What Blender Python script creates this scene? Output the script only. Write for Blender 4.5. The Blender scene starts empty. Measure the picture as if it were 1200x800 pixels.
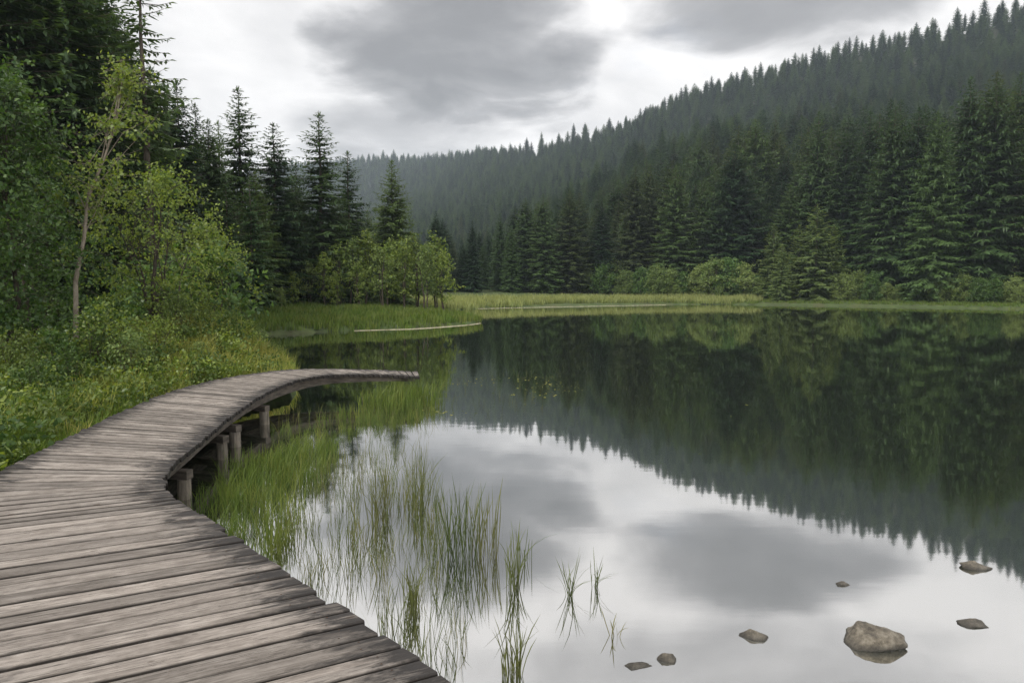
import bpy, math, random
import numpy as np
from mathutils import Vector

SC = bpy.context.scene
COL = SC.collection
rng = np.random.default_rng(7)
R = math.radians

# ------------------------------------------------------------------ camera
CAMZ, DECKZ, FPX, HOR = 2.13, 0.53, 800.0, 338.0
PITCH = math.atan((400 - HOR) / FPX)
cam = bpy.data.cameras.new('camera'); cam.lens = 24; cam.sensor_width = 36
cam.clip_start = 0.05; cam.clip_end = 6000
co = bpy.data.objects.new('camera', cam); COL.objects.link(co)
co.location = (0, 0, CAMZ); co.rotation_euler = (math.pi / 2 - PITCH, 0, 0)
SC.camera = co

# ------------------------------------------------------------------ sky, sun, exposure
SUN_EL, SUN_AZ = R(48), R(-142)          # azimuth measured from +Y towards +X
world = bpy.data.worlds.new('World'); SC.world = world; world.use_nodes = True
nt = world.node_tree; nt.nodes.clear()
def N(t, kind, **kw):
    n = t.nodes.new(kind)
    for k, v in kw.items():
        if k in n.inputs.keys(): n.inputs[k].default_value = v
        else: setattr(n, k, v)
    return n
def L(t, a, b): t.links.new(a, b)
def M(t, op, a, b=None, c=None, clamp=False):
    n = t.nodes.new('ShaderNodeMath'); n.operation = op; n.use_clamp = clamp
    for i, v in enumerate((a, b, c)):
        if v is None: continue
        if isinstance(v, (int, float)): n.inputs[i].default_value = v
        else: t.links.new(v, n.inputs[i])
    return n.outputs[0]
def VM(t, op, a, b=None):
    n = t.nodes.new('ShaderNodeVectorMath'); n.operation = op
    for i, v in enumerate((a, b)):
        if v is None: continue
        if isinstance(v, (tuple, list)): n.inputs[i].default_value = v
        elif isinstance(v, (int, float)): n.inputs[i].default_value = (v, v, v)
        else: t.links.new(v, n.inputs[i])
    return n.outputs[0]
def MIX(t, f, a, b, blend='MIX'):
    n = t.nodes.new('ShaderNodeMix'); n.data_type = 'RGBA'; n.blend_type = blend
    for sock, v in ((n.inputs[0], f), (n.inputs[6], a), (n.inputs[7], b)):
        if isinstance(v, (int, float)): sock.default_value = v
        elif isinstance(v, (tuple, list)): sock.default_value = tuple(v) + ((1,) if len(v) == 3 else ())
        else: t.links.new(v, sock)
    return n.outputs[2]
def RAMP(t, f, stops, interp='LINEAR'):
    n = t.nodes.new('ShaderNodeValToRGB'); cr = n.color_ramp; cr.interpolation = interp
    while len(cr.elements) < len(stops): cr.elements.new(0.5)
    for e, (p, c) in zip(cr.elements, stops):
        e.position = p; e.color = tuple(c) + (1,) if len(c) == 3 else c
    t.links.new(f, n.inputs[0]); return n.outputs[0]
def NOISE(t, vec, scale, detail=4, rough=0.55, dist=0.0):
    n = t.nodes.new('ShaderNodeTexNoise'); n.inputs['Scale'].default_value = scale
    n.inputs['Detail'].default_value = detail; n.inputs['Roughness'].default_value = rough
    n.inputs['Distortion'].default_value = dist
    if vec is not None: t.links.new(vec, n.inputs['Vector'])
    return n.outputs[0]

sky = N(nt, 'ShaderNodeTexSky'); sky.sky_type = 'NISHITA'; sky.sun_disc = False
sky.sun_elevation = SUN_EL; sky.sun_rotation = SUN_AZ
tc = N(nt, 'ShaderNodeTexCoord'); dirv = VM(nt, 'NORMALIZE', tc.outputs['Generated'])
sep = N(nt, 'ShaderNodeSeparateXYZ'); L(nt, dirv, sep.inputs[0])
zc = M(nt, 'MAXIMUM', sep.outputs[2], 0.02)
den = M(nt, 'ADD', zc, 0.16)
cu = M(nt, 'DIVIDE', sep.outputs[0], den); cv = M(nt, 'DIVIDE', sep.outputs[1], den)
cmb = N(nt, 'ShaderNodeCombineXYZ'); L(nt, cu, cmb.inputs[0]); L(nt, cv, cmb.inputs[1])
cvec = VM(nt, 'ADD', cmb.outputs[0], (3.1, 1.7, 0.4))
n1 = NOISE(nt, cvec, 0.85, 5, 0.5, 0.5)
n2 = NOISE(nt, cvec, 2.6, 6, 0.55, 0.3)
def blob(px, py, sx, sy):               # a soft cloud mass in the direction of a pixel
    u = (px - 600) / FPX; v = (HOR - py) / FPX
    s = math.sin(PITCH); 
    d = Vector((u, 1, v)).normalized()
    kx, kz = M(nt, 'SUBTRACT', M(nt, 'DIVIDE', sep.outputs[0], M(nt, 'MAXIMUM', sep.outputs[1], 0.05)), u), \
             M(nt, 'SUBTRACT', M(nt, 'DIVIDE', sep.outputs[2], M(nt, 'MAXIMUM', sep.outputs[1], 0.05)), v)
    wob = M(nt, 'MULTIPLY', M(nt, 'SUBTRACT', n2, 0.5), 2.6)
    q = M(nt, 'ADD', M(nt, 'POWER', M(nt, 'ABSOLUTE', M(nt, 'DIVIDE', kx, sx / FPX)), 2), M(nt, 'POWER', M(nt, 'ABSOLUTE', M(nt, 'DIVIDE', kz, sy / FPX)), 2))
    g = M(nt, 'SUBTRACT', M(nt, 'ADD', 1.15, wob), q)
    mr = N(nt, 'ShaderNodeMapRange'); mr.interpolation_type = 'SMOOTHSTEP'
    mr.inputs[1].default_value = -0.85; mr.inputs[2].default_value = 1.15
    L(nt, g, mr.inputs[0]); 
    return M(nt, 'MULTIPLY', mr.outputs[0], M(nt, 'GREATER_THAN', sep.outputs[1], 0.05))
dark = M(nt, 'MULTIPLY', blob(535, 55, 145, 92), 1.0)
dark = M(nt, 'MAXIMUM', dark, M(nt, 'MULTIPLY', blob(900, 8, 160, 56), 0.8))
dark = M(nt, 'MAXIMUM', dark, M(nt, 'MULTIPLY', blob(470, 150, 120, 40), 0.5))
dark = M(nt, 'MAXIMUM', dark, M(nt, 'MULTIPLY', blob(900, -140, 300, 70), 0.45))
gen = M(nt, 'MULTIPLY', M(nt, 'SUBTRACT', n1, 0.47), 2.0, clamp=True)
dark = M(nt, 'MAXIMUM', dark, M(nt, 'MULTIPLY', gen, 0.7))
dark = M(nt, 'ADD', dark, M(nt, 'MULTIPLY', M(nt, 'SUBTRACT', n2, 0.5), 0.6), clamp=True)
cloud = RAMP(nt, dark, [(0.0, (6.0, 5.85, 5.76)), (0.25, (4.5, 4.4, 4.38)), (0.6, (2.5, 2.44, 2.47)), (1.0, (1.45, 1.41, 1.44))])
blue = M(nt, 'MULTIPLY', M(nt, 'SUBTRACT', NOISE(nt, VM(nt, 'ADD', cvec, (9, 4, 2)), 1.3, 4), 0.60), 3.0, clamp=True)
skyc = MIX(nt, M(nt, 'MULTIPLY', blue, 0.35), cloud, sky.outputs[0])
bg = N(nt, 'ShaderNodeBackground'); bg.inputs[1].default_value = 0.1
L(nt, skyc, bg.inputs[0]); wo = N(nt, 'ShaderNodeOutputWorld'); L(nt, bg.outputs[0], wo.inputs[0])

sl = bpy.data.lights.new('sun', 'SUN'); sl.energy = 1.5; sl.angle = R(10); sl.color = (1, 0.95, 0.86)
so = bpy.data.objects.new('sun', sl); COL.objects.link(so)
sd = Vector((math.sin(SUN_AZ) * math.cos(SUN_EL), math.cos(SUN_AZ) * math.cos(SUN_EL), math.sin(SUN_EL)))
so.rotation_euler = sd.to_track_quat('Z', 'Y').to_euler(); so.location = (-30, 20, 60)
vs = SC.view_settings; vs.view_transform = 'Standard'; vs.look = 'None'; vs.gamma = 1; vs.exposure = 1.12; vs.use_curve_mapping = False
SC.cycles.use_denoising = True; SC.cycles.denoising_prefilter = 'NONE'
SC.cycles.max_bounces = 6; SC.cycles.diffuse_bounces = 2; SC.cycles.glossy_bounces = 3
SC.cycles.transmission_bounces = 3; SC.cycles.volume_bounces = 0; SC.cycles.transparent_max_bounces = 4

# ------------------------------------------------------------------ helpers
cp, sp_ = math.cos(PITCH), math.sin(PITCH)
def ray(px, py):
    a, b = (px - 600) / FPX, (400 - py) / FPX
    return np.array([a, cp + b * sp_, -sp_ + b * cp])
def at_z(px, py, z=0.0):
    d = ray(px, py); t = (z - CAMZ) / d[2]; return np.array([0, 0, CAMZ]) + d * t
def at_y(px, py, Y):
    d = ray(px, py); return np.array([0, 0, CAMZ]) + d * (Y / d[1])
def tag(o, label=None, cat=None, group=None, kind=None):
    if label: o['label'] = label
    if cat: o['category'] = cat
    if group: o['group'] = group
    if kind: o['kind'] = kind
    return o
def mesh(name, V, F, mat=None, smooth=False, lv=None, extra=None):
    V = np.asarray(V, dtype=np.float32).reshape(-1, 3)
    me = bpy.data.meshes.new(name)
    if isinstance(F, np.ndarray):
        k = F.shape[1]; n = len(F)
        me.vertices.add(len(V)); me.vertices.foreach_set('co', V.ravel())
        me.loops.add(n * k); me.loops.foreach_set('vertex_index', F.ravel().astype(np.int32))
        me.polygons.add(n); me.polygons.foreach_set('loop_start', np.arange(0, n * k, k, dtype=np.int32))
        me.update(calc_edges=True)
    else:
        me.from_pydata(V.tolist(), [], F); me.update()
    if smooth: me.polygons.foreach_set('use_smooth', np.ones(len(me.polygons), dtype=bool))
    if lv is not None:
        a = me.attributes.new('lv', 'FLOAT', 'POINT'); a.data.foreach_set('value', np.asarray(lv, dtype=np.float32))
    for k_, v_ in (extra or {}).items():
        a = me.attributes.new(k_, 'FLOAT', 'POINT'); a.data.foreach_set('value', np.asarray(v_, dtype=np.float32))
    if mat: me.materials.append(mat)
    return me
def obj(name, me, parent=None, loc=(0, 0, 0), rot=(0, 0, 0), scale=(1, 1, 1)):
    o = bpy.data.objects.new(name, me); COL.objects.link(o)
    o.location = loc; o.rotation_euler = rot; o.scale = scale
    if parent: o.parent = parent
    return o
def empty(name, loc, rz=0, s=1.0):
    o = obj(name, None, None, loc, (0, 0, rz), (s, s, s)); o.empty_display_size = 0.2; return o

def newmat(name):
    m = bpy.data.materials.new(name); m.use_nodes = True; t = m.node_tree; t.nodes.clear()
    out = N(t, 'ShaderNodeOutputMaterial'); return m, t, out
def leafmat(name, ca, cb, cc=None, trans=0.3, rough=0.55, spec=0.3, clump=0.35, var=0.4):
    m, t, out = newmat(name)
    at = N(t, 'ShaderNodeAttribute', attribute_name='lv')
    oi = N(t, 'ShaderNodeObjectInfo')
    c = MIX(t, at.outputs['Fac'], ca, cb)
    if cc: c = MIX(t, M(t, 'MULTIPLY', M(t, 'POWER', oi.outputs['Random'], 1.5), 0.7), c, cc)
    tcn = N(t, 'ShaderNodeTexCoord')
    nz = NOISE(t, VM(t, 'ADD', tcn.outputs['Object'], oi.outputs['Random']), 1.1, 2)
    k = M(t, 'ADD', M(t, 'MULTIPLY', M(t, 'SUBTRACT', nz, 0.5), clump * 2), 1.0)
    kr = M(t, 'ADD', M(t, 'MULTIPLY', oi.outputs['Random'], var), 1.0 - var / 2)
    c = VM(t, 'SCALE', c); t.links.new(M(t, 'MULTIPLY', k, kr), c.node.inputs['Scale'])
    p = N(t, 'ShaderNodeBsdfPrincipled'); L(t, c, p.inputs['Base Color'])
    p.inputs['Roughness'].default_value = rough; p.inputs['Specular IOR Level'].default_value = spec
    tr = N(t, 'ShaderNodeBsdfTranslucent')
    ct = MIX(t, 1.0, c, (1.35, 1.3, 0.6), 'MULTIPLY'); L(t, ct, tr.inputs[0])
    mx = N(t, 'ShaderNodeMixShader'); mx.inputs[0].default_value = trans
    L(t, p.outputs[0], mx.inputs[1]); L(t, tr.outputs[0], mx.inputs[2]); L(t, mx.outputs[0], out.inputs[0])
    return m
def simplemat(name, ca, cb, scale=4, stretch=(1, 1, 1), rough=0.85, bump=0.0, detail=6, spec=0.3):
    m, t, out = newmat(name)
    tcn = N(t, 'ShaderNodeTexCoord'); oi = N(t, 'ShaderNodeObjectInfo')
    v = VM(t, 'MULTIPLY', tcn.outputs['Object'], stretch)
    v = VM(t, 'ADD', v, VM(t, 'SCALE', (1, 1, 1))) if False else v
    nz = NOISE(t, v, scale, detail, 0.6)
    c = RAMP(t, nz, [(0.3, ca), (0.7, cb)])
    p = N(t, 'ShaderNodeBsdfPrincipled'); L(t, c, p.inputs['Base Color'])
    p.inputs['Roughness'].default_value = rough; p.inputs['Specular IOR Level'].default_value = spec
    if bump:
        b = N(t, 'ShaderNodeBump'); b.inputs['Strength'].default_value = bump; b.inputs['Distance'].default_value = 0.02
        L(t, nz, b.inputs['Height']); L(t, b.outputs[0], p.inputs['Normal'])
    L(t, p.outputs[0], out.inputs[0]); return m

MAT = {}
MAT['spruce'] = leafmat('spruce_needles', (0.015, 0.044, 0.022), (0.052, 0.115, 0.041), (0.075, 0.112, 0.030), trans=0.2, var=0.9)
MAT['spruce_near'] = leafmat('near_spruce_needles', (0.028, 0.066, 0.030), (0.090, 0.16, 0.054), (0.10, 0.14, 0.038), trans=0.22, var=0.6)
MAT['spruce_light'] = leafmat('young_spruce_needles', (0.04, 0.085, 0.03), (0.09, 0.155, 0.05), trans=0.25)
MAT['spruce_olive'] = leafmat('olive_spruce_needles', (0.04, 0.062, 0.022), (0.10, 0.135, 0.045), trans=0.2, var=0.6)
MAT['spruce_pale'] = leafmat('pale_spruce_needles', (0.085, 0.13, 0.045), (0.20, 0.26, 0.09), trans=0.25)
MAT['leaf'] = leafmat('alder_leaves', (0.04, 0.095, 0.024), (0.125, 0.215, 0.05), trans=0.35, rough=0.45, spec=0.45)
MAT['leaf_bright'] = leafmat('birch_leaves', (0.085, 0.145, 0.028), (0.24, 0.30, 0.06), trans=0.4, rough=0.45, spec=0.45)
MAT['leaf_shore'] = leafmat('shore_shrub_leaves', (0.09, 0.155, 0.045), (0.23, 0.31, 0.09), (0.18, 0.22, 0.07), trans=0.3)
MAT['leaf_grove'] = leafmat('grove_leaves', (0.09, 0.15, 0.035), (0.22, 0.28, 0.07), trans=0.35)
MAT['leaf_dark'] = leafmat('undergrowth_leaves', (0.03, 0.075, 0.018), (0.10, 0.17, 0.035), (0.10, 0.12, 0.03), trans=0.3)
MAT['grass'] = leafmat('bank_grass', (0.06, 0.13, 0.018), (0.16, 0.25, 0.04), (0.16, 0.19, 0.05), trans=0.35)
MAT['drygrass'] = leafmat('dry_mound_grass', (0.14, 0.19, 0.035), (0.32, 0.34, 0.08), (0.32, 0.28, 0.09), trans=0.35)
MAT['sedge'] = leafmat('sedge_blades', (0.035, 0.08, 0.014), (0.14, 0.21, 0.04), (0.16, 0.17, 0.05), trans=0.35)
MAT['reed'] = leafmat('reed_blades', (0.03, 0.055, 0.014), (0.11, 0.15, 0.04), (0.15, 0.125, 0.055), trans=0.3)
MAT['meadow'] = leafmat('meadow_grass', (0.14, 0.19, 0.06), (0.32, 0.34, 0.13), trans=0.3)
MAT['bark'] = simplemat('spruce_bark', (0.05, 0.04, 0.032), (0.16, 0.13, 0.10), 9, (1, 1, 0.25), 0.9, 0.6)
MAT['pale_bark'] = simplemat('pale_sapling_bark', (0.14, 0.11, 0.08), (0.36, 0.31, 0.25), 12, (1, 1, 0.5), 0.85, 0.4)
MAT['dark_bark'] = simplemat('shrub_bark', (0.03, 0.025, 0.02), (0.10, 0.08, 0.06), 14, (1, 1, 0.4), 0.9, 0.3)

# ------------------------------------------------------------------ lake outline and terrain
lake = [(-1.6, -40), (-1.9, -6), (-1.7, -0.5), (-2.5, 3.6), (-4.35, 6.6), (-4.75, 9.0), (-4.9, 11.0), (-4.6, 12.3), (-4.3, 13.2),
        (-4.9, 15.3), (-6.4, 18.6), (-8.8, 23.5), (-10.6, 28.5), (-12.0, 31.0)]
lake += [tuple(at_z(x, y)[:2]) for x, y in ((345, 391), (385, 388), (430, 386), (490, 384), (545, 380), (563, 377.5), (555, 375.5), (535, 373.5),
        (520, 369), (528, 364), (560, 361.2), (610, 360), (660, 359), (720, 357.8), (780, 356.8), (850, 356.5), (920, 357.5), (1000, 358.8), (1100, 360.5), (1200, 362.5), (1330, 368))]
lake += [(62, 30), (70, -10), (55, -50), (20, -60)]
lake = np.array(lake)
def seg_dist(P, A, B):
    ab = B - A; t = np.clip(((P - A) @ ab) / (ab @ ab), 0, 1); d = P - (A + t[:, None] * ab)
    return np.hypot(d[:, 0], d[:, 1]), t
def lake_sd(P):                           # negative inside the lake
    P = np.asarray(P, float).reshape(-1, 2); d = np.full(len(P), 1e9); ins = np.zeros(len(P), bool)
    n = len(lake)
    for i in range(n):
        A, B = lake[i], lake[(i + 1) % n]
        d = np.minimum(d, seg_dist(P, A, B)[0])
        c = (A[1] > P[:, 1]) != (B[1] > P[:, 1])
        with np.errstate(divide='ignore', invalid='ignore'):
            xi = (B[0] - A[0]) * (P[:, 1] - A[1]) / (B[1] - A[1] + 1e-12) + A[0]
        ins ^= c & (P[:, 0] < xi)
    return np.where(ins, -d, d)
def vnoise(x, y, s, seed=0):              # smooth value noise
    x = x / s + 51.3 * seed; y = y / s + 17.7 * seed
    xi = np.floor(x).astype(int); yi = np.floor(y).astype(int); fx = x - xi; fy = y - yi
    fx = fx * fx * (3 - 2 * fx); fy = fy * fy * (3 - 2 * fy)
    def h(a, b):
        v = (a * 374761393 + b * 668265263 + seed * 974711) & 0x7fffffff
        v = ((v ^ (v >> 13)) * 1274126177) & 0x7fffffff
        return ((v ^ (v >> 16)) & 0xffff) / 65535.0
    return (h(xi, yi) * (1 - fx) + h(xi + 1, yi) * fx) * (1 - fy) + (h(xi, yi + 1) * (1 - fx) + h(xi + 1, yi + 1) * fx) * fy
def ridge(pts): return np.array([at_y(*p) for p in pts])
RA = ridge([(-60, 214, 1350), (300, 200, 1230), (420, 192, 1100), (500, 188, 960), (560, 187, 800), (612, 187, 650), (700, 170, 570), (800, 126, 520), (900, 94, 470), (1000, 71, 440), (1100, 49, 410), (1200, 14, 390), (1350, -55, 380), (1700, -190, 380)])
RAW = np.array([640, 620, 560, 490, 430, 395] + [385] * (len(RA) - 6))
RB = ridge([(500, 330, 215), (545, 312, 222), (640, 277, 235), (720, 243, 250), (800, 214, 260), (900, 184, 280), (1000, 150, 300), (1100, 112, 320), (1200, 80, 335), (1450, 10, 340)])
def ridge_h(P, RR, w, pw):
    best = np.full(len(P), 1e9); z = np.zeros(len(P)); w = np.broadcast_to(w, (len(RR),)); wl = np.zeros(len(P))
    for i in range(len(RR) - 1):
        d, t = seg_dist(P, RR[i, :2], RR[i + 1, :2]); zz = RR[i, 2] + t * (RR[i + 1, 2] - RR[i, 2])
        k = d < best; z[k] = zz[k]; wl[k] = (w[i] + t * (w[i + 1] - w[i]))[k]; best = np.minimum(best, d)
    return z * np.clip(1 - best / wl, 0, 1) ** pw
def hgt(x, y):
    x = np.atleast_1d(np.asarray(x, float)); y = np.atleast_1d(np.asarray(y, float)); P = np.stack([x, y], 1)
    s = lake_sd(P)
    left = np.clip((8 - x - 0.0 * y) / 16, 0, 1) * np.clip((62 - y) / 12, 0, 1)
    land = 0.10 + 0.18 * (1 - np.exp(-s / 1.0)) + left * (0.35 * (1 - np.exp(-np.maximum(s, 0) / 5)) + 0.022 * np.maximum(s - 3, 0))
    land = land + left * np.clip(s / 1.5, 0, 1) * 0.22 * (vnoise(x, y, 2.2, 1) - 0.4)
    # the grassy mound beside the far bend of the boardwalk
    land = land + 0.80 * np.exp(-(((x + 7.4) / 1.7) ** 2 + ((y - 16.0) / 3.2) ** 2)) * np.clip(s / 1.0, 0, 1)
    hill = np.maximum.reduce([ridge_h(P, RA, RAW, 1.8), ridge_h(P, RB, 185, 1.05)])
    hill = hill * (1 + 0.05 * (vnoise(x, y, 60, 3) - 0.5))
    hill = hill * np.clip(s / 25, 0, 1)
    out = np.where(s > 0, np.maximum(land, hill + 0.1 * np.clip(s / 5, 0, 1) + 0.15), -np.minimum(0.7, 0.02 + 0.10 * (-s)))
    return out
def gz(x, y): return float(hgt(x, y)[0])

# ground: one polar sheet, finer in front of the camera
def ground():
    az = np.concatenate([np.linspace(-180, -62, 40, endpoint=False), np.linspace(-62, 62, 380, endpoint=False), np.linspace(62, 180, 41)])
    az = np.radians(az); rr = np.concatenate([np.geomspace(0.35, 60, 300), np.geomspace(60.6, 130, 80), np.geomspace(133, 2000, 110)])
    A, Rr = np.meshgrid(az, rr); X = (np.sin(A) * Rr).ravel(); Y = (np.cos(A) * Rr).ravel()
    Z = hgt(X, Y); n, m = len(rr), len(az)
    V = np.stack([X, Y, Z], 1); i, j = np.meshgrid(np.arange(n - 1), np.arange(m - 1), indexing='ij')
    a = (i * m + j).ravel(); F = np.stack([a, a + m, a + m + 1, a + 1], 1)[:, ::-1].copy()
    m_, t, out = newmat('ground_soil')
    g = N(t, 'ShaderNodeNewGeometry'); v = g.outputs['Position']
    c = RAMP(t, NOISE(t, v, 0.9, 6, 0.65), [(0.3, (0.035, 0.04, 0.014)), (0.5, (0.05, 0.08, 0.018)), (0.72, (0.09, 0.12, 0.03))])
    c2 = MIX(t, M(t, 'MULTIPLY', M(t, 'SUBTRACT', NOISE(t, v, 0.35, 3), 0.5), 2.5, clamp=True), c, (0.085, 0.065, 0.035))
    sz = N(t, 'ShaderNodeSeparateXYZ'); L(t, v, sz.inputs[0]); ff = N(t, 'ShaderNodeMapRange'); ff.inputs[1].default_value = 2.0; ff.inputs[2].default_value = 6.0; L(t, sz.outputs[2], ff.inputs[0])
    c2 = MIX(t, ff.outputs[0], c2, (0.022, 0.026, 0.012))      # needle-covered forest floor
    p = N(t, 'ShaderNodeBsdfPrincipled', Roughness=0.95); L(t, c2, p.inputs['Base Color'])
    b = N(t, 'ShaderNodeBump'); b.inputs['Distance'].default_value = 0.05; L(t, NOISE(t, v, 6, 5), b.inputs['Height']); L(t, b.outputs[0], p.inputs['Normal'])
    L(t, p.outputs[0], out.inputs[0])
    o = obj('ground', mesh('ground', V, F, m_, True)); o['kind'] = 'structure'
ground()

def water():
    m_, t, out = newmat('lake_water')
    g = N(t, 'ShaderNodeNewGeometry'); v = g.outputs['Position']
    fr = N(t, 'ShaderNodeLayerWeight', Blend=0.32)
    f = M(t, 'ADD', M(t, 'MULTIPLY', fr.outputs['Fresnel'], 0.36), 0.60, clamp=True)
    gl = N(t, 'ShaderNodeBsdfGlossy'); gl.inputs['Roughness'].default_value = 0.035; gl.inputs['Color'].default_value = (0.99, 0.98, 0.97, 1)
    df = N(t, 'ShaderNodeBsdfDiffuse'); df.inputs['Color'].default_value = (0.016, 0.022, 0.013, 1)
    mx = N(t, 'ShaderNodeMixShader'); L(t, f, mx.inputs[0]); L(t, df.outputs[0], mx.inputs[1]); L(t, gl.outputs[0], mx.inputs[2])
    h1 = NOISE(t, VM(t, 'MULTIPLY', v, (0.5, 1.0, 1)), 1.6, 2, 0.5); h2 = NOISE(t, VM(t, 'MULTIPLY', v, (0.3, 1.0, 1)), 9, 2, 0.5)
    hh = M(t, 'ADD', h1, M(t, 'MULTIPLY', h2, 0.12))
    b = N(t, 'ShaderNodeBump'); b.inputs['Strength'].default_value = 1.0; b.inputs['Distance'].default_value = 0.0011
    L(t, hh, b.inputs['Height']); L(t, b.outputs[0], gl.inputs['Normal'])
    L(t, mx.outputs[0], out.inputs[0])
    V = [(-90, -70, 0), (130, -70, 0), (130, 115, 0), (-90, 115, 0)]
    o = obj('lake_water', mesh('lake_water', V, [(0, 1, 2, 3)], m_)); o['kind'] = 'structure'
water()

# ------------------------------------------------------------------ plant generators
def kites(base, d, side, length, width, droop=0.0, fold=0.0):
    """one kite-shaped leaf per row: base, left, tip, right"""
    n = len(base); d = d / np.linalg.norm(d, axis=1, keepdims=True)
    side = side - d * np.sum(side * d, 1, keepdims=True); side /= np.linalg.norm(side, axis=1, keepdims=True) + 1e-9
    nrm = np.cross(d, side); l = length[:, None]; w = width[:, None]
    mid = base + d * l * 0.45 + nrm * fold * w
    tip = base + d * l; tip[:, 2] -= droop * length
    V = np.stack([base, mid + side * w * 0.5, tip, mid - side * w * 0.5], 1).reshape(-1, 3)
    return V, np.arange(n * 4).reshape(n, 4)
def tube(pts, rad, sides=5):
    pts = np.asarray(pts, float); k = len(pts); V = []; 
    for i in range(k):
        d = pts[min(i + 1, k - 1)] - pts[max(i - 1, 0)]; d /= np.linalg.norm(d) + 1e-9
        u = np.cross(d, [0.31, 0.94, 0.11]); u /= np.linalg.norm(u) + 1e-9; v = np.cross(d, u)
        a = np.arange(sides) * 2 * math.pi / sides
        V.append(pts[i] + rad[i] * (np.cos(a)[:, None] * u + np.sin(a)[:, None] * v))
    V = np.concatenate(V); F = []
    for i in range(k - 1):
        for j in range(sides):
            a = i * sides + j; b = i * sides + (j + 1) % sides; F.append((a, b, b + sides, a + sides))
    return V, np.array(F)
def cat_tubes(ts):
    Vs, Fs, o = [], [], 0
    for V, F in ts: Vs.append(V); Fs.append(F + o); o += len(V)
    return np.concatenate(Vs), np.concatenate(Fs)

def spruce(name, seed, H, Rb, bare=0.04, whorl=0.42, nb=7, twig=1.0, sparse=0.0, mat='spruce', taper=0.8, step=0.105):
    g = np.random.default_rng(seed)
    B, D, S, Ln, Wd, lv, wood = [], [], [], [], [], [], []
    z = H * bare
    while z < H - 0.12:
        t = (z - H * bare) / (H * (1 - bare)); Lm = Rb * (1 - math.exp(-taper * 0.62 * (H - z) / Rb)) * (0.6 + 0.4 * min(1, t * 6 + 0.3)) + 0.05
        n = max(3, int(round(nb * (1 - 0.4 * t))))
        a0 = g.random() * 7
        for k in range(n):
            if g.random() < sparse: continue
            a = a0 + k * 2 * math.pi / n + g.normal(0, 0.25); Lb = Lm * g.uniform(0.62, 1.12)
            if g.random() < 0.06: Lb *= 0.5
            slope = -0.30 + 0.75 * t ** 1.3 + g.normal(0, 0.07)
            rad = np.array([math.cos(a), math.sin(a), 0]); tan = np.array([-math.sin(a), math.cos(a), 0])
            m = max(3, int(Lb / (step * twig))); s = (np.arange(m) + g.random(m) * 0.8) / m; s = np.clip(s * 0.93 + 0.05, 0.04, 0.99)
            dz = slope * Lb * s - 0.30 * Lb * s ** 2 + 0.28 * Lb * s ** 3
            P = np.array([0, 0, z + g.uniform(-.1, .1)]) + rad * (Lb * s)[:, None]; P[:, 2] += dz
            P += g.normal(0, 0.03, P.shape)
            for sd_ in (-1, 1):
                ang = g.uniform(0.55, 1.15, m); d = rad * np.cos(ang)[:, None] + tan * (sd_ * np.sin(ang))[:, None]
                d[:, 2] = -0.15 - 0.35 * (1 - t) * g.random(m) + slope * 0.4
                l = np.minimum(np.clip(Lb * 0.45 * (1.15 - s) * g.uniform(0.6, 1.25, m), 0.14 * twig, 0.95), 0.55 * Lb + 0.05)
                B.append(P); D.append(d); S.append(np.cross(d, [0, 0, 1]) + g.normal(0, 0.35, d.shape)); Ln.append(l)
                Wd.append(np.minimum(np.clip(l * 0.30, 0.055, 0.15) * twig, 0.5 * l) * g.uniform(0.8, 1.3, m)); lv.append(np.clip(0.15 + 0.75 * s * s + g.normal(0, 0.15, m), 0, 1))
            # hanging twigs under the branch
            hm = P[::2]; q = len(hm); d = rad * 0.3 + g.normal(0, 0.25, (q, 3)); d[:, 2] = -0.9
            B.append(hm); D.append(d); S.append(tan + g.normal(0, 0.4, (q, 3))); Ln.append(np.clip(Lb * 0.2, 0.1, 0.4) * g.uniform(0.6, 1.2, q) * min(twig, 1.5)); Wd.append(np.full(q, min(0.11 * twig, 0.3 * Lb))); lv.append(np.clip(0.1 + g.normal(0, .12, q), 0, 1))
            # tip
            B.append(P[-1:]); D.append((rad + np.array([0, 0, slope * 0.5 + 0.1]))[None]); S.append(tan[None]); Ln.append(np.array([min(0.28 * twig, 0.4 * Lb + 0.05)])); Wd.append(np.array([min(0.10 * twig, 0.25 * Lb)])); lv.append(np.array([0.9]))
            if twig < 1.3 and Lb > 0.7:
                wood.append(tube(np.concatenate([[[0, 0, P[0, 2] - 0.03]], P[m // 2:m // 2 + 1], P[-1:]]), [0.022, 0.014, 0.005], 3))
        z += whorl * twig ** 0.6 * (1 - 0.45 * t) * g.uniform(0.8, 1.2)
    # leader
    q = 6; B.append(np.tile([[0, 0, H - 0.45]], (q, 1))); d = g.normal(0, 0.15, (q, 3)); d[:, 2] = 1; D.append(d); S.append(g.normal(0, 1, (q, 3))); Ln.append(np.full(q, 0.5)); Wd.append(np.full(q, 0.06 * twig)); lv.append(np.full(q, 0.7))
    B, D, S, Ln, Wd, lv = map(np.concatenate, (B, D, S, Ln, Wd, lv))
    V, F = kites(B, D, S, Ln, Wd, droop=0.12, fold=0.2)
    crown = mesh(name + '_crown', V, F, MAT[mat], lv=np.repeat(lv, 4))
    zs = np.linspace(-0.3, H, 9); tr = [tube(np.stack([0.03 * np.sin(zs), 0.03 * np.cos(zs * 1.3), zs], 1), np.interp(zs, [-0.3, 0.3, H], [0.016 * H, 0.0115 * H, 0.01]), 8 if twig < 1.3 else 5)]
    V, F = cat_tubes(tr + wood); trunk = mesh(name + '_trunk', V, F, MAT['bark'], True)
    return trunk, crown

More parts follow.
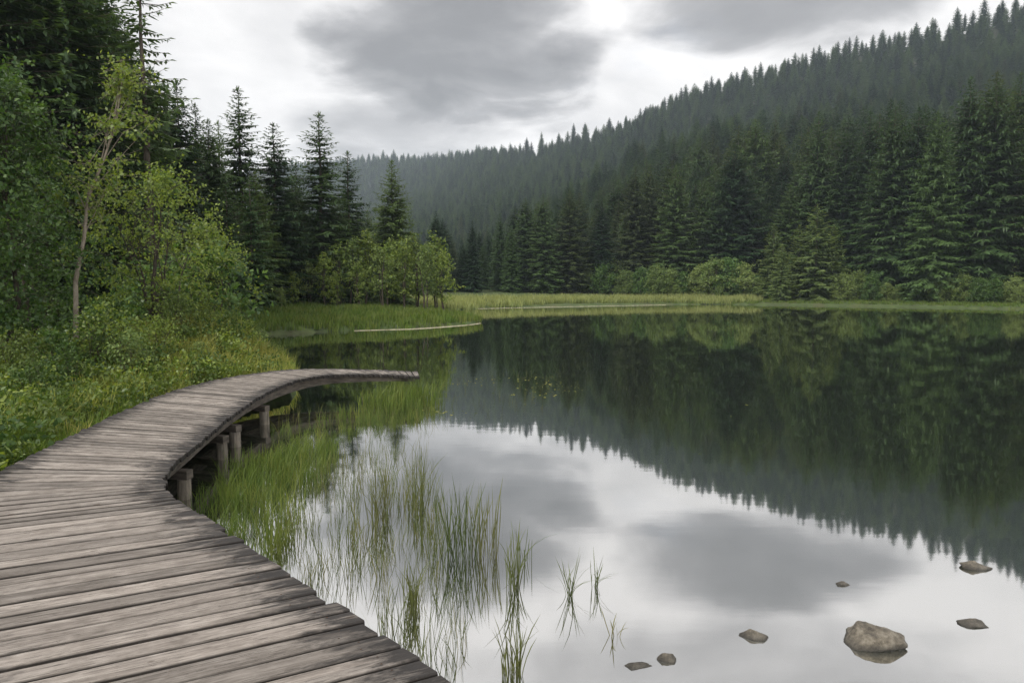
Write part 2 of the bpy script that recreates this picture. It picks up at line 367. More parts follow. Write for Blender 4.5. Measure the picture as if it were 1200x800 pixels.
def broadleaf(name, seed, H, stems, spread, lo, ncl, nleaf, leaf, mat, bark='dark_bark', lean=(0, 0), stemr=0.03, clr=0.35, spread_base=0.15, up=0.35, flat=1.0, open_=0.0):
    """stems rising from one root; leaf clusters spread through an uneven crown, each carried by a limb"""
    g = np.random.default_rng(seed); tubes = []; trunks = []
    lean = np.array([lean[0], lean[1], 0.0])
    for k in range(stems):
        a = g.random() * 6.28; off = np.array([math.cos(a), math.sin(a), 0]) * (spread_base * (0 if stems == 1 else 1))
        out = np.array([math.cos(a), math.sin(a), 0]) * (0 if stems == 1 else spread * 0.45 * g.uniform(0.3, 1))
        hh = H * (0.92 if stems == 1 else g.uniform(0.6, 0.93)); s = np.linspace(0, 1, 8)
        P = off + np.outer(s ** 1.5, out) + np.outer(s ** 1.4, lean); P[:, 2] = s * hh - 0.15 * (s == 0)
        wob = np.cumsum(g.normal(0, 0.018 * H ** 0.7, (8, 3)), 0); wob[0] = 0; wob[:, 2] = 0; P += wob
        r = stemr * (1 - s * 0.85) * g.uniform(0.7, 1.15); tubes.append(tube(P, r, 6)); trunks.append(P)
    B, Nn, lv = [], [], []
    for c in range(ncl):
        # cluster centre inside an egg-shaped envelope, pushed outward
        h = g.beta(1.5, 1.25); zz = lo * H + h * (H - lo * H)
        env = spread * (math.sin(math.pi * min(1, (h * 0.86 + 0.13))) ** 0.75) * g.uniform(0.75, 1.15)
        a = g.random() * 6.28; rr = env * math.sqrt(g.uniform(0.03, 1)) if open_ < g.random() else env
        P0 = trunks[g.integers(len(trunks))]; s = np.clip(zz / max(P0[-1, 2], .1), 0, 1)
        axis = np.array([np.interp(s, np.linspace(0, 1, 8), P0[:, i]) for i in range(2)]) if stems == 1 else np.array([lean[0], lean[1]]) * s ** 1.4
        C = np.array([axis[0] + math.cos(a) * rr, axis[1] + math.sin(a) * rr * flat, zz])
        sb = np.clip(s * g.uniform(0.65, 0.93), 0.05, 0.97); A = np.array([np.interp(sb, np.linspace(0, 1, 8), P0[:, i]) for i in range(3)])
        mid = (A + C) / 2 + np.array([0, 0, 0.10 * np.linalg.norm(C - A)]) + g.normal(0, 0.05, 3)
        if c % 2 == 0: tubes.append(tube(np.array([A, mid, C]), [stemr * 0.2, stemr * 0.12, stemr * 0.04], 3))
        n = int(nleaf * g.uniform(0.5, 1.4)); rc = clr * g.uniform(0.6, 1.3)
        # twigs inside the cluster so leaves sit in sprays
        nt_ = 7; tips = C + g.normal(0, 1, (nt_, 3)) * np.array([rc, rc, rc * 0.65]); pick = g.integers(nt_, size=n); u = g.random(n)[:, None] ** 0.7
        pos = C * (1 - u) + tips[pick] * u + g.normal(0, 0.05, (n, 3))
        for q in range(0, nt_, 2): tubes.append(tube(np.array([C, tips[q]]), [stemr * 0.07, stemr * 0.03], 3))
        B.append(pos); nn = g.normal(0, 1, (n, 3)) * 0.7; nn[:, 2] += up; nn += (pos - C) * 0.5; Nn.append(nn)
        lv.append(np.clip(g.normal(0.45, 0.30, n) + g.normal(0, 0.12), 0, 1))
    B, Nn, lv = map(np.concatenate, (B, Nn, lv)); n = len(B)
    Nn /= np.linalg.norm(Nn, axis=1, keepdims=True); d = np.cross(Nn, g.normal(0, 1, (n, 3))); d[:, 2] -= 0.25
    V, F = kites(B, d, np.cross(Nn, d), leaf * g.uniform(0.7, 1.3, n), leaf * 0.68 * g.uniform(0.7, 1.2, n), fold=0.12)
    crown = mesh(name + '_crown', V, F, MAT[mat], lv=np.repeat(lv, 4))
    V, F = cat_tubes(tubes); return mesh(name + '_trunk', V, F, MAT[bark], True), crown

def blades(name, seed, n, h, w, spread, mat, bend=0.35, seg=3, jitter=0.35, lean=0.12):
    """a tuft of tapering bent blades"""
    g = np.random.default_rng(seed); Vs, Fs, lv, o = [], [], [], 0
    for k in range(n):
        a = g.random() * 6.28; r = spread * math.sqrt(g.random()); p = np.array([math.cos(a) * r, math.sin(a) * r, -0.03])
        b = g.random() * 6.28; out = np.array([math.cos(b), math.sin(b), 0]); hh = h * g.uniform(1 - jitter, 1 + jitter * 0.5)
        bd = bend * hh * g.random() ** 1.5; ln = g.normal(0, lean, 2) * hh; s = np.linspace(0, 1, seg + 1)
        C = p + np.outer(s ** 2.2, out) * bd + np.outer(s, [ln[0], ln[1], 0]); C[:, 2] += hh * (s - 0.25 * bd / hh * s ** 3)
        sd_ = np.array([-math.sin(b + .5), math.cos(b + .5), 0]); ww = w * g.uniform(0.7, 1.25) * np.array([0.8] + [1] * (seg - 1) + [0.08])[:seg + 1] * 0.5
        V = np.concatenate([C + sd_ * ww[:, None], C - sd_ * ww[:, None]]); m = seg + 1
        Fs.append(np.array([(i, i + 1, m + i + 1, m + i) for i in range(seg)]) + o); Vs.append(V); o += len(V)
        lv.append(np.clip(np.tile(s * 0.5, 2) + g.normal(0.25, 0.2), 0, 1))
    return mesh(name, np.concatenate(Vs), np.concatenate(Fs), MAT[mat], lv=np.concatenate(lv))

# geometry-node scatter for things nobody could count
def scatter(name, label, cat, protos, P, rot, scl, idx):
    coll = bpy.data.collections.new(name + '_pieces')
    for i, me in enumerate(protos):
        coll.objects.link(bpy.data.objects.new('%s_piece_%02d' % (name, i), me))
    me = bpy.data.meshes.new(name); P = np.asarray(P, np.float32); me.vertices.add(len(P)); me.vertices.foreach_set('co', P.ravel())
    for k, v, ty in (('rot', rot, 'FLOAT'), ('scl', scl, 'FLOAT'), ('idx', idx, 'INT')):
        a = me.attributes.new(k, ty, 'POINT'); a.data.foreach_set('value', np.asarray(v, np.float32 if ty == 'FLOAT' else np.int32))
    o = obj(name, me); ng = bpy.data.node_groups.new(name, 'GeometryNodeTree')
    ng.interface.new_socket('Geometry', in_out='INPUT', socket_type='NodeSocketGeometry'); ng.interface.new_socket('Geometry', in_out='OUTPUT', socket_type='NodeSocketGeometry')
    gi = ng.nodes.new('NodeGroupInput'); go = ng.nodes.new('NodeGroupOutput'); ip = ng.nodes.new('GeometryNodeInstanceOnPoints')
    ci = ng.nodes.new('GeometryNodeCollectionInfo'); ci.inputs['Collection'].default_value = coll; ci.inputs['Separate Children'].default_value = True; ci.inputs['Reset Children'].default_value = True
    def attr(nm, ty):
        n = ng.nodes.new('GeometryNodeInputNamedAttribute'); n.data_type = ty; n.inputs['Name'].default_value = nm; return n.outputs['Attribute']
    cx = ng.nodes.new('ShaderNodeCombineXYZ'); ng.links.new(attr('rot', 'FLOAT'), cx.inputs[2])
    ng.links.new(gi.outputs[0], ip.inputs['Points']); ng.links.new(ci.outputs[0], ip.inputs['Instance']); ip.inputs['Pick Instance'].default_value = True
    ng.links.new(attr('idx', 'INT'), ip.inputs['Instance Index']); ng.links.new(cx.outputs[0], ip.inputs['Rotation'])
    cs = ng.nodes.new('ShaderNodeCombineXYZ'); sa = attr('scl', 'FLOAT')
    for i in range(3): ng.links.new(sa, cs.inputs[i])
    ng.links.new(cs.outputs[0], ip.inputs['Scale']); ng.links.new(ip.outputs[0], go.inputs[0])
    md = o.modifiers.new('scatter', 'NODES'); md.node_group = ng
    tag(o, label, cat, kind='stuff'); return o
def inpoly(P, poly):
    ins = np.zeros(len(P), bool); n = len(poly)
    for i in range(n):
        A, B = poly[i], poly[(i + 1) % n]; c = (A[1] > P[:, 1]) != (B[1] > P[:, 1])
        ins ^= c & (P[:, 0] < (B[0] - A[0]) * (P[:, 1] - A[1]) / (B[1] - A[1] + 1e-12) + A[0])
    return ins
def fill(poly, dens, g, cap=60000):
    poly = np.array(poly); lo, hi = poly.min(0), poly.max(0); n = min(cap * 3, int(np.prod(hi - lo) * dens))
    P = g.uniform(lo, hi, (n, 2)); return P[inpoly(P, poly)][:cap]
def pixpoly(pts, z=0.0): return [tuple(at_z(x, y, z)[:2]) for x, y in pts]

# ------------------------------------------------------------------ boardwalk
# right and left edges of the deck in metres, near to far (paired plank ends), and deck height
def dk(px, py): return at_z(px, py, DECKZ)[:2]
Rk = dk(190, 576); Rn = dk(520, 800); e = Rk - Rn; e /= np.linalg.norm(e)
pairs = [((1.05, -1.6), (-0.60, -1.55)), ((1.02, -0.3), (-0.62, -0.45)), ((0.85, 0.8), (-0.75, 0.42)), ((0.38, 1.95), (-1.12, 1.30))]
def pd(ang): return np.array([math.cos(R(ang)), math.sin(R(ang))])
for f_, ang, ln in ((0.0, 28, 1.62), (0.33, 27.5, 1.62), (0.66, 26, 1.62), (1.0, 24, 1.60)):
    r = Rn + (Rk - Rn) * f_; pairs.append((tuple(r), tuple(r - pd(ang) * ln)))
for rpx, lpx in (((188, 560), (-18, 562)), ((201, 542), (36, 535)), ((233, 516), (90, 508)), ((264, 490), (150, 480)), ((300, 465), (205, 457.5)), ((333, 449.5), (262, 443.3)),
                 ((352, 444), (297, 437.5)), ((375, 440), (330, 433.5)), ((400, 438), (366, 431.4)), ((432, 436.8), (410, 430.8)), ((464, 436.4), (452, 430.6)), ((492, 436.4), (490, 430.6))):
    pairs.append((tuple(dk(*rpx)), tuple(dk(*lpx))))
PR = np.array([p[0] for p in pairs]); PL = np.array([p[1] for p in pairs]); PC = (PR + PL) / 2
def catmull(P, u):
    P = np.asarray(P); i = np.clip(np.floor(u).astype(int), 0, len(P) - 2); f = (u - i)[:, None]
    p0, p1, p2, p3 = P[np.maximum(i - 1, 0)], P[i], P[i + 1], P[np.minimum(i + 2, len(P) - 1)]
    return 0.5 * (2 * p1 + (p2 - p0) * f + (2 * p0 - 5 * p1 + 4 * p2 - p3) * f ** 2 + (3 * p1 - p0 - 3 * p2 + p3) * f ** 3)
KINK = 7.0
def edge(u):
    u = np.atleast_1d(u); r = catmull(PR, u); l = catmull(PL, u)
    rs = np.stack([np.interp(u, range(len(PR)), PR[:, k]) for k in range(2)], 1)
    k = (u > 4) & (u < 8); r[k] = rs[k]; ls = np.stack([np.interp(u, range(len(PL)), PL[:, q]) for q in range(2)], 1); l[k] = ls[k]; return r, l
us = np.linspace(0, len(PR) - 1, 3000); er, el = edge(us)
arc = np.concatenate([[0], np.cumsum(0.5 * np.linalg.norm(np.diff(er, axis=0), axis=1) + 0.5 * np.linalg.norm(np.diff(el, axis=0), axis=1))]); TOT = arc[-1]
def deckz(s): return DECKZ - 0.08 * np.clip((s - (TOT - 2.2)) / 2.2, 0, 1) ** 1.5
def woodmat():
    m, t, out = newmat('weathered_plank_wood')
    tcn = N(t, 'ShaderNodeTexCoord'); oi = N(t, 'ShaderNodeObjectInfo')
    off = N(t, 'ShaderNodeCombineXYZ'); 
    for i, k in enumerate((37.0, 91.0, 53.0)): L(t, M(t, 'MULTIPLY', oi.outputs['Random'], k), off.inputs[i])
    v = VM(t, 'ADD', tcn.outputs['Object'], off.outputs[0])
    grain = NOISE(t, VM(t, 'MULTIPLY', v, (3.2, 60, 12)), 1.0, 8, 0.68, 0.6)
    fine = NOISE(t, VM(t, 'MULTIPLY', v, (22, 260, 60)), 1.0, 4, 0.65)
    patch = NOISE(t, VM(t, 'MULTIPLY', v, (4.5, 9, 3)), 1.0, 6, 0.65, 0.6)
    g = M(t, 'ADD', M(t, 'MULTIPLY', grain, 0.42), M(t, 'ADD', M(t, 'MULTIPLY', fine, 0.28), M(t, 'MULTIPLY', patch, 0.42)))
    c = RAMP(t, g, [(0.36, (0.046, 0.040, 0.036)), (0.50, (0.175, 0.152, 0.134)), (0.62, (0.295, 0.263, 0.236)), (0.78, (0.43, 0.395, 0.36))])
    tone = M(t, 'ADD', 0.68, M(t, 'MULTIPLY', oi.outputs['Random'], 0.50)); c = VM(t, 'SCALE', c); L(t, tone, c.node.inputs['Scale'])
    # dark weathered, algae-stained ends and blotches
    ed = N(t, 'ShaderNodeAttribute', attribute_name='endd')
    f = M(t, 'ADD', M(t, 'SUBTRACT', 1.15, M(t, 'MULTIPLY', ed.outputs['Fac'], 3.4)), M(t, 'MULTIPLY', M(t, 'SUBTRACT', NOISE(t, VM(t, 'MULTIPLY', v, (3.5, 14, 6)), 1.0, 6, 0.7, 0.5), 0.5), 5.0), clamp=True)
    bl = M(t, 'MULTIPLY', M(t, 'SUBTRACT', NOISE(t, VM(t, 'MULTIPLY', v, (1.3, 9, 5)), 1.0, 5, 0.65), 0.56), 5.0, clamp=True)
    c = MIX(t, M(t, 'MULTIPLY', M(t, 'MAXIMUM', f, M(t, 'MULTIPLY', bl, 0.7)), 0.93), c, (0.024, 0.0225, 0.0225))
    gm = N(t, 'ShaderNodeAttribute', attribute_name='side_dark'); c = MIX(t, M(t, 'MULTIPLY', gm.outputs['Fac'], 0.85), c, (0.022, 0.019, 0.017))  # plank sides and bevels coloured darker, so the gaps read as dark lines
    ck = M(t, 'LESS_THAN', M(t, 'ABSOLUTE', M(t, 'SUBTRACT', NOISE(t, VM(t, 'MULTIPLY', v, (1.1, 55, 1)), 1.0, 3, 0.5), 0.5)), 0.010); ck = M(t, 'MULTIPLY', ck, M(t, 'GREATER_THAN', patch, 0.47)); c = MIX(t, M(t, 'MULTIPLY', ck, 0.75), c, (0.03, 0.025, 0.022))
    # knots
    vo = N(t, 'ShaderNodeTexVoronoi', Scale=1.0); L(t, VM(t, 'MULTIPLY', v, (3.0, 8, 0.1)), vo.inputs['Vector'])
    kn = M(t, 'LESS_THAN', vo.outputs['Distance'], 0.075); c = MIX(t, M(t, 'MULTIPLY', kn, 0.6), c, (0.06, 0.045, 0.035))
    p = N(t, 'ShaderNodeBsdfPrincipled', Roughness=0.82); p.inputs['Specular IOR Level'].default_value = 0.25; L(t, c, p.inputs['Base Color'])
    b = N(t, 'ShaderNodeBump'); b.inputs['Strength'].default_value = 0.7; b.inputs['Distance'].default_value = 0.006
    L(t, M(t, 'ADD', grain, M(t, 'MULTIPLY', fine, 0.4)), b.inputs['Height']); L(t, b.outputs[0], p.inputs['Normal']); L(t, p.outputs[0], out.inputs[0])
    return m
WOOD = woodmat()
MAT['post'] = simplemat('weathered_post_wood', (0.09, 0.08, 0.065), (0.30, 0.26, 0.21), 7, (3, 3, 0.6), 0.9, 0.7)
MAT['beam'] = simplemat('weathered_beam_wood', (0.05, 0.043, 0.036), (0.17, 0.145, 0.12), 5, (1, 1, 5), 0.9, 0.5)
def boardwalk():
    root = empty('boardwalk', tuple(PC[4]) + (0.0,))
    tag(root, 'curving grey weathered plank boardwalk on log posts along the lake edge', 'boardwalk')
    ox, oy = PC[4]; s = 0.0; g = np.random.default_rng(3); THK = 0.05
    while s < TOT - 0.1:
        w = (0.152 if s < 6.9 else 0.118) * g.uniform(0.88, 1.12); s1 = min(s + w, TOT); gap = g.uniform(0.016, 0.023)
        u0, u1 = np.interp([s + gap / 2, s1 - gap / 2], arc, us); (r0, r1), (l0, l1) = edge(np.array([u0, u1]))
        oR, oL = g.normal(0.0, 0.010), g.normal(0.0, 0.014)
        cx = (r0 + r1 + l0 + l1) / 4; ax = (r0 + r1 - l0 - l1) / 2; ln = np.linalg.norm(ax); ax /= ln; ay = np.array([-ax[1], ax[0]])
        def loc(p): return np.array([(p - cx) @ ax, (p - cx) @ ay])
        n0a, n0b, n1a, n1b = loc(l0), loc(r0), loc(l1), loc(r1)
        bow = g.normal(0, 0.002); zj = g.normal(0, 0.0016); zt = g.normal(0, 0.0015); V = []; ends = []; side_dark = []; secs = (-0.02, 0.26, 0.5, 0.74, 1.02)
        for q, f in enumerate(secs):
            jn, jf = g.normal(0, 0.0015, 2)
            a = n0a + (n0b - n0a) * f; b = n1a + (n1b - n1a) * f
            xo = oL if q == 0 else (oR if q == 4 else 0); b_ = bow * math.sin(math.pi * f) + zj
            xa, xb = a[0] + xo + (g.normal(0, .004) if q in (0, 4) else 0), b[0] + xo + (g.normal(0, .004) if q in (0, 4) else 0); ya, yb = a[1] + jn, b[1] + jf; bv = 0.007
            zt0, zt1 = b_ - zt, b_ + zt
            V += [(xa, ya, zt0 - THK), (xa, ya, zt0 - bv), (xa, ya + bv, zt0), (xb, yb - bv, zt1), (xb, yb, zt1 - bv), (xb, yb, zt1 - THK)]
            ends += [min(f + 0.02, 1.02 - f) * ln] * 6; side_dark += [1, 1, 0, 0, 1, 1]
        F = []
        for q in range(4):
            for j in range(6):
                A, B_ = q * 6 + j, q * 6 + (j + 1) % 6; F.append((A, A + 6, B_ + 6, B_))
        F += [(0, 1, 2, 3, 4, 5), (29, 28, 27, 26, 25, 24)]
        me = mesh('plank', V, F, WOOD, extra={'endd': ends, 'side_dark': side_dark})
        obj('plank', me, root, (cx[0] - ox, cx[1] - oy, float(deckz((s + s1) / 2))), (0, 0, math.atan2(ax[1], ax[0]))); s = s1
    # rusted nail heads, two near each plank end
    nv, nf = [], []; s2 = 1.5
    for o in [c_ for c_ in root.children if c_.name.startswith('plank')]:
        if o.location[1] + oy > 8.5: continue
        co_ = np.array([v.co[:] for v in o.data.vertices]); hl = co_[:, 0].max(); ca, sa = math.cos(o.rotation_euler[2]), math.sin(o.rotation_euler[2])
        for x_ in (-hl + 0.17, hl - 0.17):
            for y_ in (-0.032, 0.034):
                x2, y2 = x_ + g.normal(0, 0.008), y_ + g.normal(0, 0.005); b0 = len(nv)
                for q in range(6): aa = q * math.pi / 3; lx, ly = x2 + 0.0055 * math.cos(aa), y2 + 0.0055 * math.sin(aa); nv.append((o.location[0] + lx * ca - ly * sa, o.location[1] + lx * sa + ly * ca, o.location[2] + 0.0095))
                nf.append(tuple(range(b0, b0 + 6)))
    tag(obj('nail_heads', mesh('nail_heads', nv, nf, simplemat('rusted_nail', (0.03, 0.02, 0.015), (0.07, 0.04, 0.025), 30)), root), kind='stuff')
    # stringers following both edges and the middle
    for f in (0.11, 0.5, 0.885):
        V = []; ss = np.linspace(0.05, TOT - 0.12, 70)
        for s_ in ss:
            u = np.interp(s_, arc, us); r, l = edge(u); r, l = r[0], l[0]; p = l + (r - l) * f; a = (r - l) / np.linalg.norm(r - l); zt = float(deckz(s_)) - 0.062; hb = 0.17 * min(1.0, 0.22 + (TOT - s_) / 4.0)
            for dx, dz in ((-0.04, 0), (0.04, 0), (0.04, -hb), (-0.04, -hb)): V.append((p[0] + a[0] * dx - ox, p[1] + a[1] * dx - oy, zt + dz))
        F = [(q * 4 + j, q * 4 + (j + 1) % 4, q * 4 + 4 + (j + 1) % 4, q * 4 + 4 + j) for q in range(len(ss) - 1) for j in range(4)] + [(0, 3, 2, 1), tuple(len(V) - 4 + k for k in range(4))]
        obj('stringer', mesh('stringer', V, F, MAT['beam']), root)
    # post pairs with a cross bearer
    targets = [s_ for s_ in (0.6, 2.2, 3.9)] 
    for px, py in ((199, 548), (226, 524), (268, 489), (284, 478), (318, 458)):
        p = dk(px, py); i = np.argmin(np.linalg.norm(edge(us)[0] - p, axis=1)); targets.append(arc[i])
    for s_ in targets:
        u = np.interp(s_, arc, us); r, l = edge(u); r, l = r[0], l[0]; a = (r - l) / np.linalg.norm(r - l); zt = float(deckz(s_)) - 0.232; b = np.array([-a[1], a[0]])
        wd = np.linalg.norm(r - l); c = (r + l) / 2; V = []
        for dx in (-wd / 2 + 0.03, wd / 2 - 0.015):
            for dy, dz in ((-0.05, 0.0), (0.05, 0.0), (0.05, -0.09), (-0.05, -0.09)): q = c + a * dx + b * dy; V.append((q[0] - ox, q[1] - oy, zt - 0.002 + dz))
        obj('bearer', mesh('bearer', V, [(0, 1, 5, 4), (1, 2, 6, 5), (2, 3, 7, 6), (3, 0, 4, 7), (0, 3, 2, 1), (4, 5, 6, 7)], MAT['beam']), root)
        for k, p in enumerate((r - a * 0.085, l + a * 0.10)):
            top = zt - 0.094; base = gz(*p) - 0.12; zz = np.linspace(base, top, 5); rad = 0.068 * g.uniform(0.92, 1.12); tl = g.normal(0, 0.012, 2)
            P = np.stack([p[0] - ox + tl[0] * (zz - top), p[1] - oy + tl[1] * (zz - top), zz], 1); Vv, Ff = tube(P, np.linspace(1.05, 0.95, 5) * rad, 12)
            Fl = [tuple(x) for x in Ff] + [tuple(range(len(Vv) - 12, len(Vv)))]
            obj('post', mesh('post', Vv, Fl, MAT['post'], False), root)
boardwalk()

# ------------------------------------------------------------------ rocks in the lake
def rockmat():
    m, t, out = newmat('lake_stone')
    tcn = N(t, 'ShaderNodeTexCoord'); g = N(t, 'ShaderNodeNewGeometry'); v = tcn.outputs['Object']
    c = RAMP(t, NOISE(t, v, 14, 8, 0.7), [(0.34, (0.05, 0.043, 0.035)), (0.5, (0.155, 0.135, 0.105)), (0.68, (0.30, 0.27, 0.22))])
    li = M(t, 'MULTIPLY', M(t, 'SUBTRACT', NOISE(t, v, 26, 4, 0.6), 0.58), 8, clamp=True); c = MIX(t, M(t, 'MULTIPLY', li, 0.5), c, (0.09, 0.085, 0.06))
    sx = N(t, 'ShaderNodeSeparateXYZ'); L(t, g.outputs['Position'], sx.inputs[0])
    wet = M(t, 'SUBTRACT', 1.0, M(t, 'DIVIDE', M(t, 'ADD', sx.outputs[2], M(t, 'MULTIPLY', M(t, 'SUBTRACT', NOISE(t, v, 20, 3), 0.5), 0.02)), 0.045), clamp=True)
    c = MIX(t, M(t, 'MULTIPLY', wet, 0.9), c, (0.016, 0.015, 0.012))
    p = N(t, 'ShaderNodeBsdfPrincipled'); L(t, c, p.inputs['Base Color']); L(t, M(t, 'SUBTRACT', 0.85, M(t, 'MULTIPLY', wet, 0.5)), p.inputs['Roughness'])
    b = N(t, 'ShaderNodeBump'); b.inputs['Distance'].default_value = 0.022; b.inputs['Strength'].default_value = 1.0; L(t, NOISE(t, v, 30, 8, 0.7), b.inputs['Height']); L(t, b.outputs[0], p.inputs['Normal'])
    L(t, p.outputs[0], out.inputs[0]); return m
ROCK = rockmat()
import bmesh
def rock(px, py, wpx, hpx, dep, seed, label, rz=0.0, peak=0.0):
    c = at_z(px, py); k = c[1] / FPX; rx = wpx * k / 2; rz_ = hpx * k; g = np.random.default_rng(seed)
    bm = bmesh.new(); bmesh.ops.create_icosphere(bm, subdivisions=4, radius=1.0); V = np.array([v.co[:] for v in bm.verts])
    # facets: cut by random planes, then fine relief
    for q in range(15):
        n = g.normal(0, 1, 3); n /= np.linalg.norm(n); d = g.uniform(0.45, 0.85); s = V @ n - d; V = V - np.outer(np.clip(s, 0, None) * 0.97, n)
    rel = vnoise(V[:, 0] * 3 + 5, V[:, 1] * 3 + V[:, 2] * 4, 1.0, seed) - 0.5; V *= (1 + 0.14 * rel)[:, None]
    rel = vnoise(V[:, 0] * 9 + 5, V[:, 1] * 9 + V[:, 2] * 8, 1.0, seed + 3) - 0.5; V *= (1 + 0.05 * rel)[:, None]
    V[:, 0] += peak * np.clip(V[:, 2], 0, 1); up = V[:, 2] > 0; tp = 1 - 0.5 * np.clip(V[:, 2], 0, 1); V[:, 0] *= tp; V[:, 1] *= tp
    V[:, 0] *= rx / max(abs(V[:, 0]).max(), 1e-6); V[:, 1] *= rx * dep / abs(V[:, 1]).max()
    V[:, 2] = np.where(up, V[:, 2] * rz_ / V[:, 2].max(), V[:, 2] * (0.10 / abs(V[:, 2].min())))
    me = bpy.data.meshes.new('rock'); bm.to_mesh(me); bm.free(); me.vertices.foreach_set('co', V.astype(np.float32).ravel()); me.materials.append(ROCK)
    me.polygons.foreach_set('use_smooth', np.ones(len(me.polygons), bool)); me.update()
    o = obj('rock', me, None, (c[0], c[1], 0), (0, 0, rz)); tag(o, label, 'rock', 'stones breaking the lake surface')
rock(1015, 751, 78, 21, 0.85, 5, 'largest tan boulder with pitted top standing out of the lake', 0.25, 0.25)
rock(882, 745, 41, 9, 0.6, 11, 'small flat-sided tan stone in the lake between boulder and reeds', -0.35, -0.2)
rock(1146, 665, 39, 9, 0.55, 12, 'pale rounded stone lying on the dark mirrored hillside', -0.2, -0.2)
rock(1141, 731, 37, 6, 0.6, 14, 'dark low angular stone beside the largest boulder', -0.15, 0.1)
rock(987, 684, 19, 4, 0.6, 16, 'tiniest dark stone barely breaking the lake surface', 0.1)
rock(783, 773, 28, 8, 0.7, 18, 'small dark lump of stone next to the flat crusty stone', -0.1, 0.1)
rock(745, 780, 40, 4, 0.45, 21, 'flat crusty dark stone awash by the last reed tufts', 0.05)

# ------------------------------------------------------------------ trees on the near bank
def plant(name, trunk, crown, x, y, rz, s, label, cat, group, sz=1.0, trunkname='trunk'):
    r = empty(name, (x, y, gz(x, y) - 0.05), rz); r.scale = (s, s, s * sz)
    obj(trunkname, trunk, r); obj('crown', crown, r); tag(r, label, cat, group); return r
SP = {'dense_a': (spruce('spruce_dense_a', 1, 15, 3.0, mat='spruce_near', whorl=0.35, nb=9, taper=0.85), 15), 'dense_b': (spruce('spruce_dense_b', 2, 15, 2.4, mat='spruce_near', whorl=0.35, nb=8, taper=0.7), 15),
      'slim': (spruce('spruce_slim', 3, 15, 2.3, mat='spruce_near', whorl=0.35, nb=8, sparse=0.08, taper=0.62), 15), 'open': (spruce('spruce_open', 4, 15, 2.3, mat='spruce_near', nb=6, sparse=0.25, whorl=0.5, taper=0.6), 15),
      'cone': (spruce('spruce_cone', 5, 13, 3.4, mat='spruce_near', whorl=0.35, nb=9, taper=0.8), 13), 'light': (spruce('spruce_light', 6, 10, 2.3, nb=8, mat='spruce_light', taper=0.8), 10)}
gB = 'spruces of the near forest'
def sp(kind, px, Y, top, label, group=None, width=1.0, rz=0.0):
    (tr, cr), H = SP[kind]; p = at_y(px, 338, Y); x = p[0]; z0 = gz(x, Y) - 0.05; zt = at_y(px, top, Y)[2]; s = (zt - z0) / H
    r = plant('spruce_tree', tr, cr, x, Y, rz, s * width, label, 'spruce', group, sz=1 / width); return r
sp('open', 178, 25, -85, 'tall open-branched spruce with bare straight trunk showing against the sky', width=1.15, rz=0.5)
sp('dense_b', 216, 33, 92, 'dense dark spruce just beside the open-branched bare-trunked spruce', width=1.2, rz=2)
sp('slim', 286, 46, 100, 'thin-topped spruce with sparse upper branches above a lighter young spruce', width=1.4, rz=1)
sp('dense_b', 325, 46, 143, 'narrow dark spruce between the thin-topped spruce and the twin-spired pair', width=1.55, rz=3)
sp('slim', 378, 49, 130, 'tallest slender spire spruce by the lake inlet', width=1.6, rz=4)
sp('slim', 410, 54, 176, 'shorter slender spruce leaning against the tallest spire by the inlet', width=1.45, rz=5.2)
sp('cone', 461, 58, 187, 'lone broad cone-shaped spruce at the end of the grove', width=1.15, rz=0.4)
sp('dense_a', 250, 41, 138, 'bushy dark spruce filling the gap below the thin-topped spruce', width=1.15, rz=1.6)
sp('light', 296, 38, 205, 'lighter green young spruce standing in front of the dark spires', width=1.1, rz=2.2)
sp('light', 268, 33, 215, 'soft green young spruce behind the round birch bush', width=1.15, rz=0.2)
sp('dense_b', 350, 58, 190, 'half hidden spruce behind the narrow dark spruce', width=1.4, rz=5)
sp('dense_a', 395, 62, 230, 'half hidden spruce behind the tallest slender spire', width=1.2, rz=2.7)
sp('slim', 262, 52, 140, 'small spire poking out behind the bushy dark spruce', width=1.2, rz=0.9)
sp('dense_a', 303, 43, 200, 'full dark spruce filling in beneath the narrow dark spruce', width=1.25, rz=3.3)
sp('dense_b', 345, 51, 205, 'low dark spruce at the foot of the tallest slender spire', width=1.5, rz=1.9)
sp('dense_a', 432, 62, 246, 'dim spruce between the slender spires and the lone cone-shaped spruce', width=1.3, rz=0.7)
wall = [(116, 28, -70), (95, 24, -110), (52, 25, -100), (15, 23, -140), (-35, 22, -140), (-90, 24, -120), (112, 33, -50), (138, 36, -30), (70, 33, -60), (28, 33, -80), (-15, 32, -90), (-65, 33, -90), (186, 42, 75), (236, 47, 120), (130, 44, -10), (85, 43, -20), (40, 44, -30), (-10, 45, -30), (205, 55, 105), (160, 55, 40)]
kk = ('dense_a', 'dense_b', 'dense_a', 'cone')
for i, (px, Y, top) in enumerate(wall):
    sp(kk[i % 4], px, Y, top, 'dark tall spruce in the dense forest wall behind the birch and alder', 'spruces of the dark forest wall', 1.1 + 0.1 * (i % 3), i * 1.3)

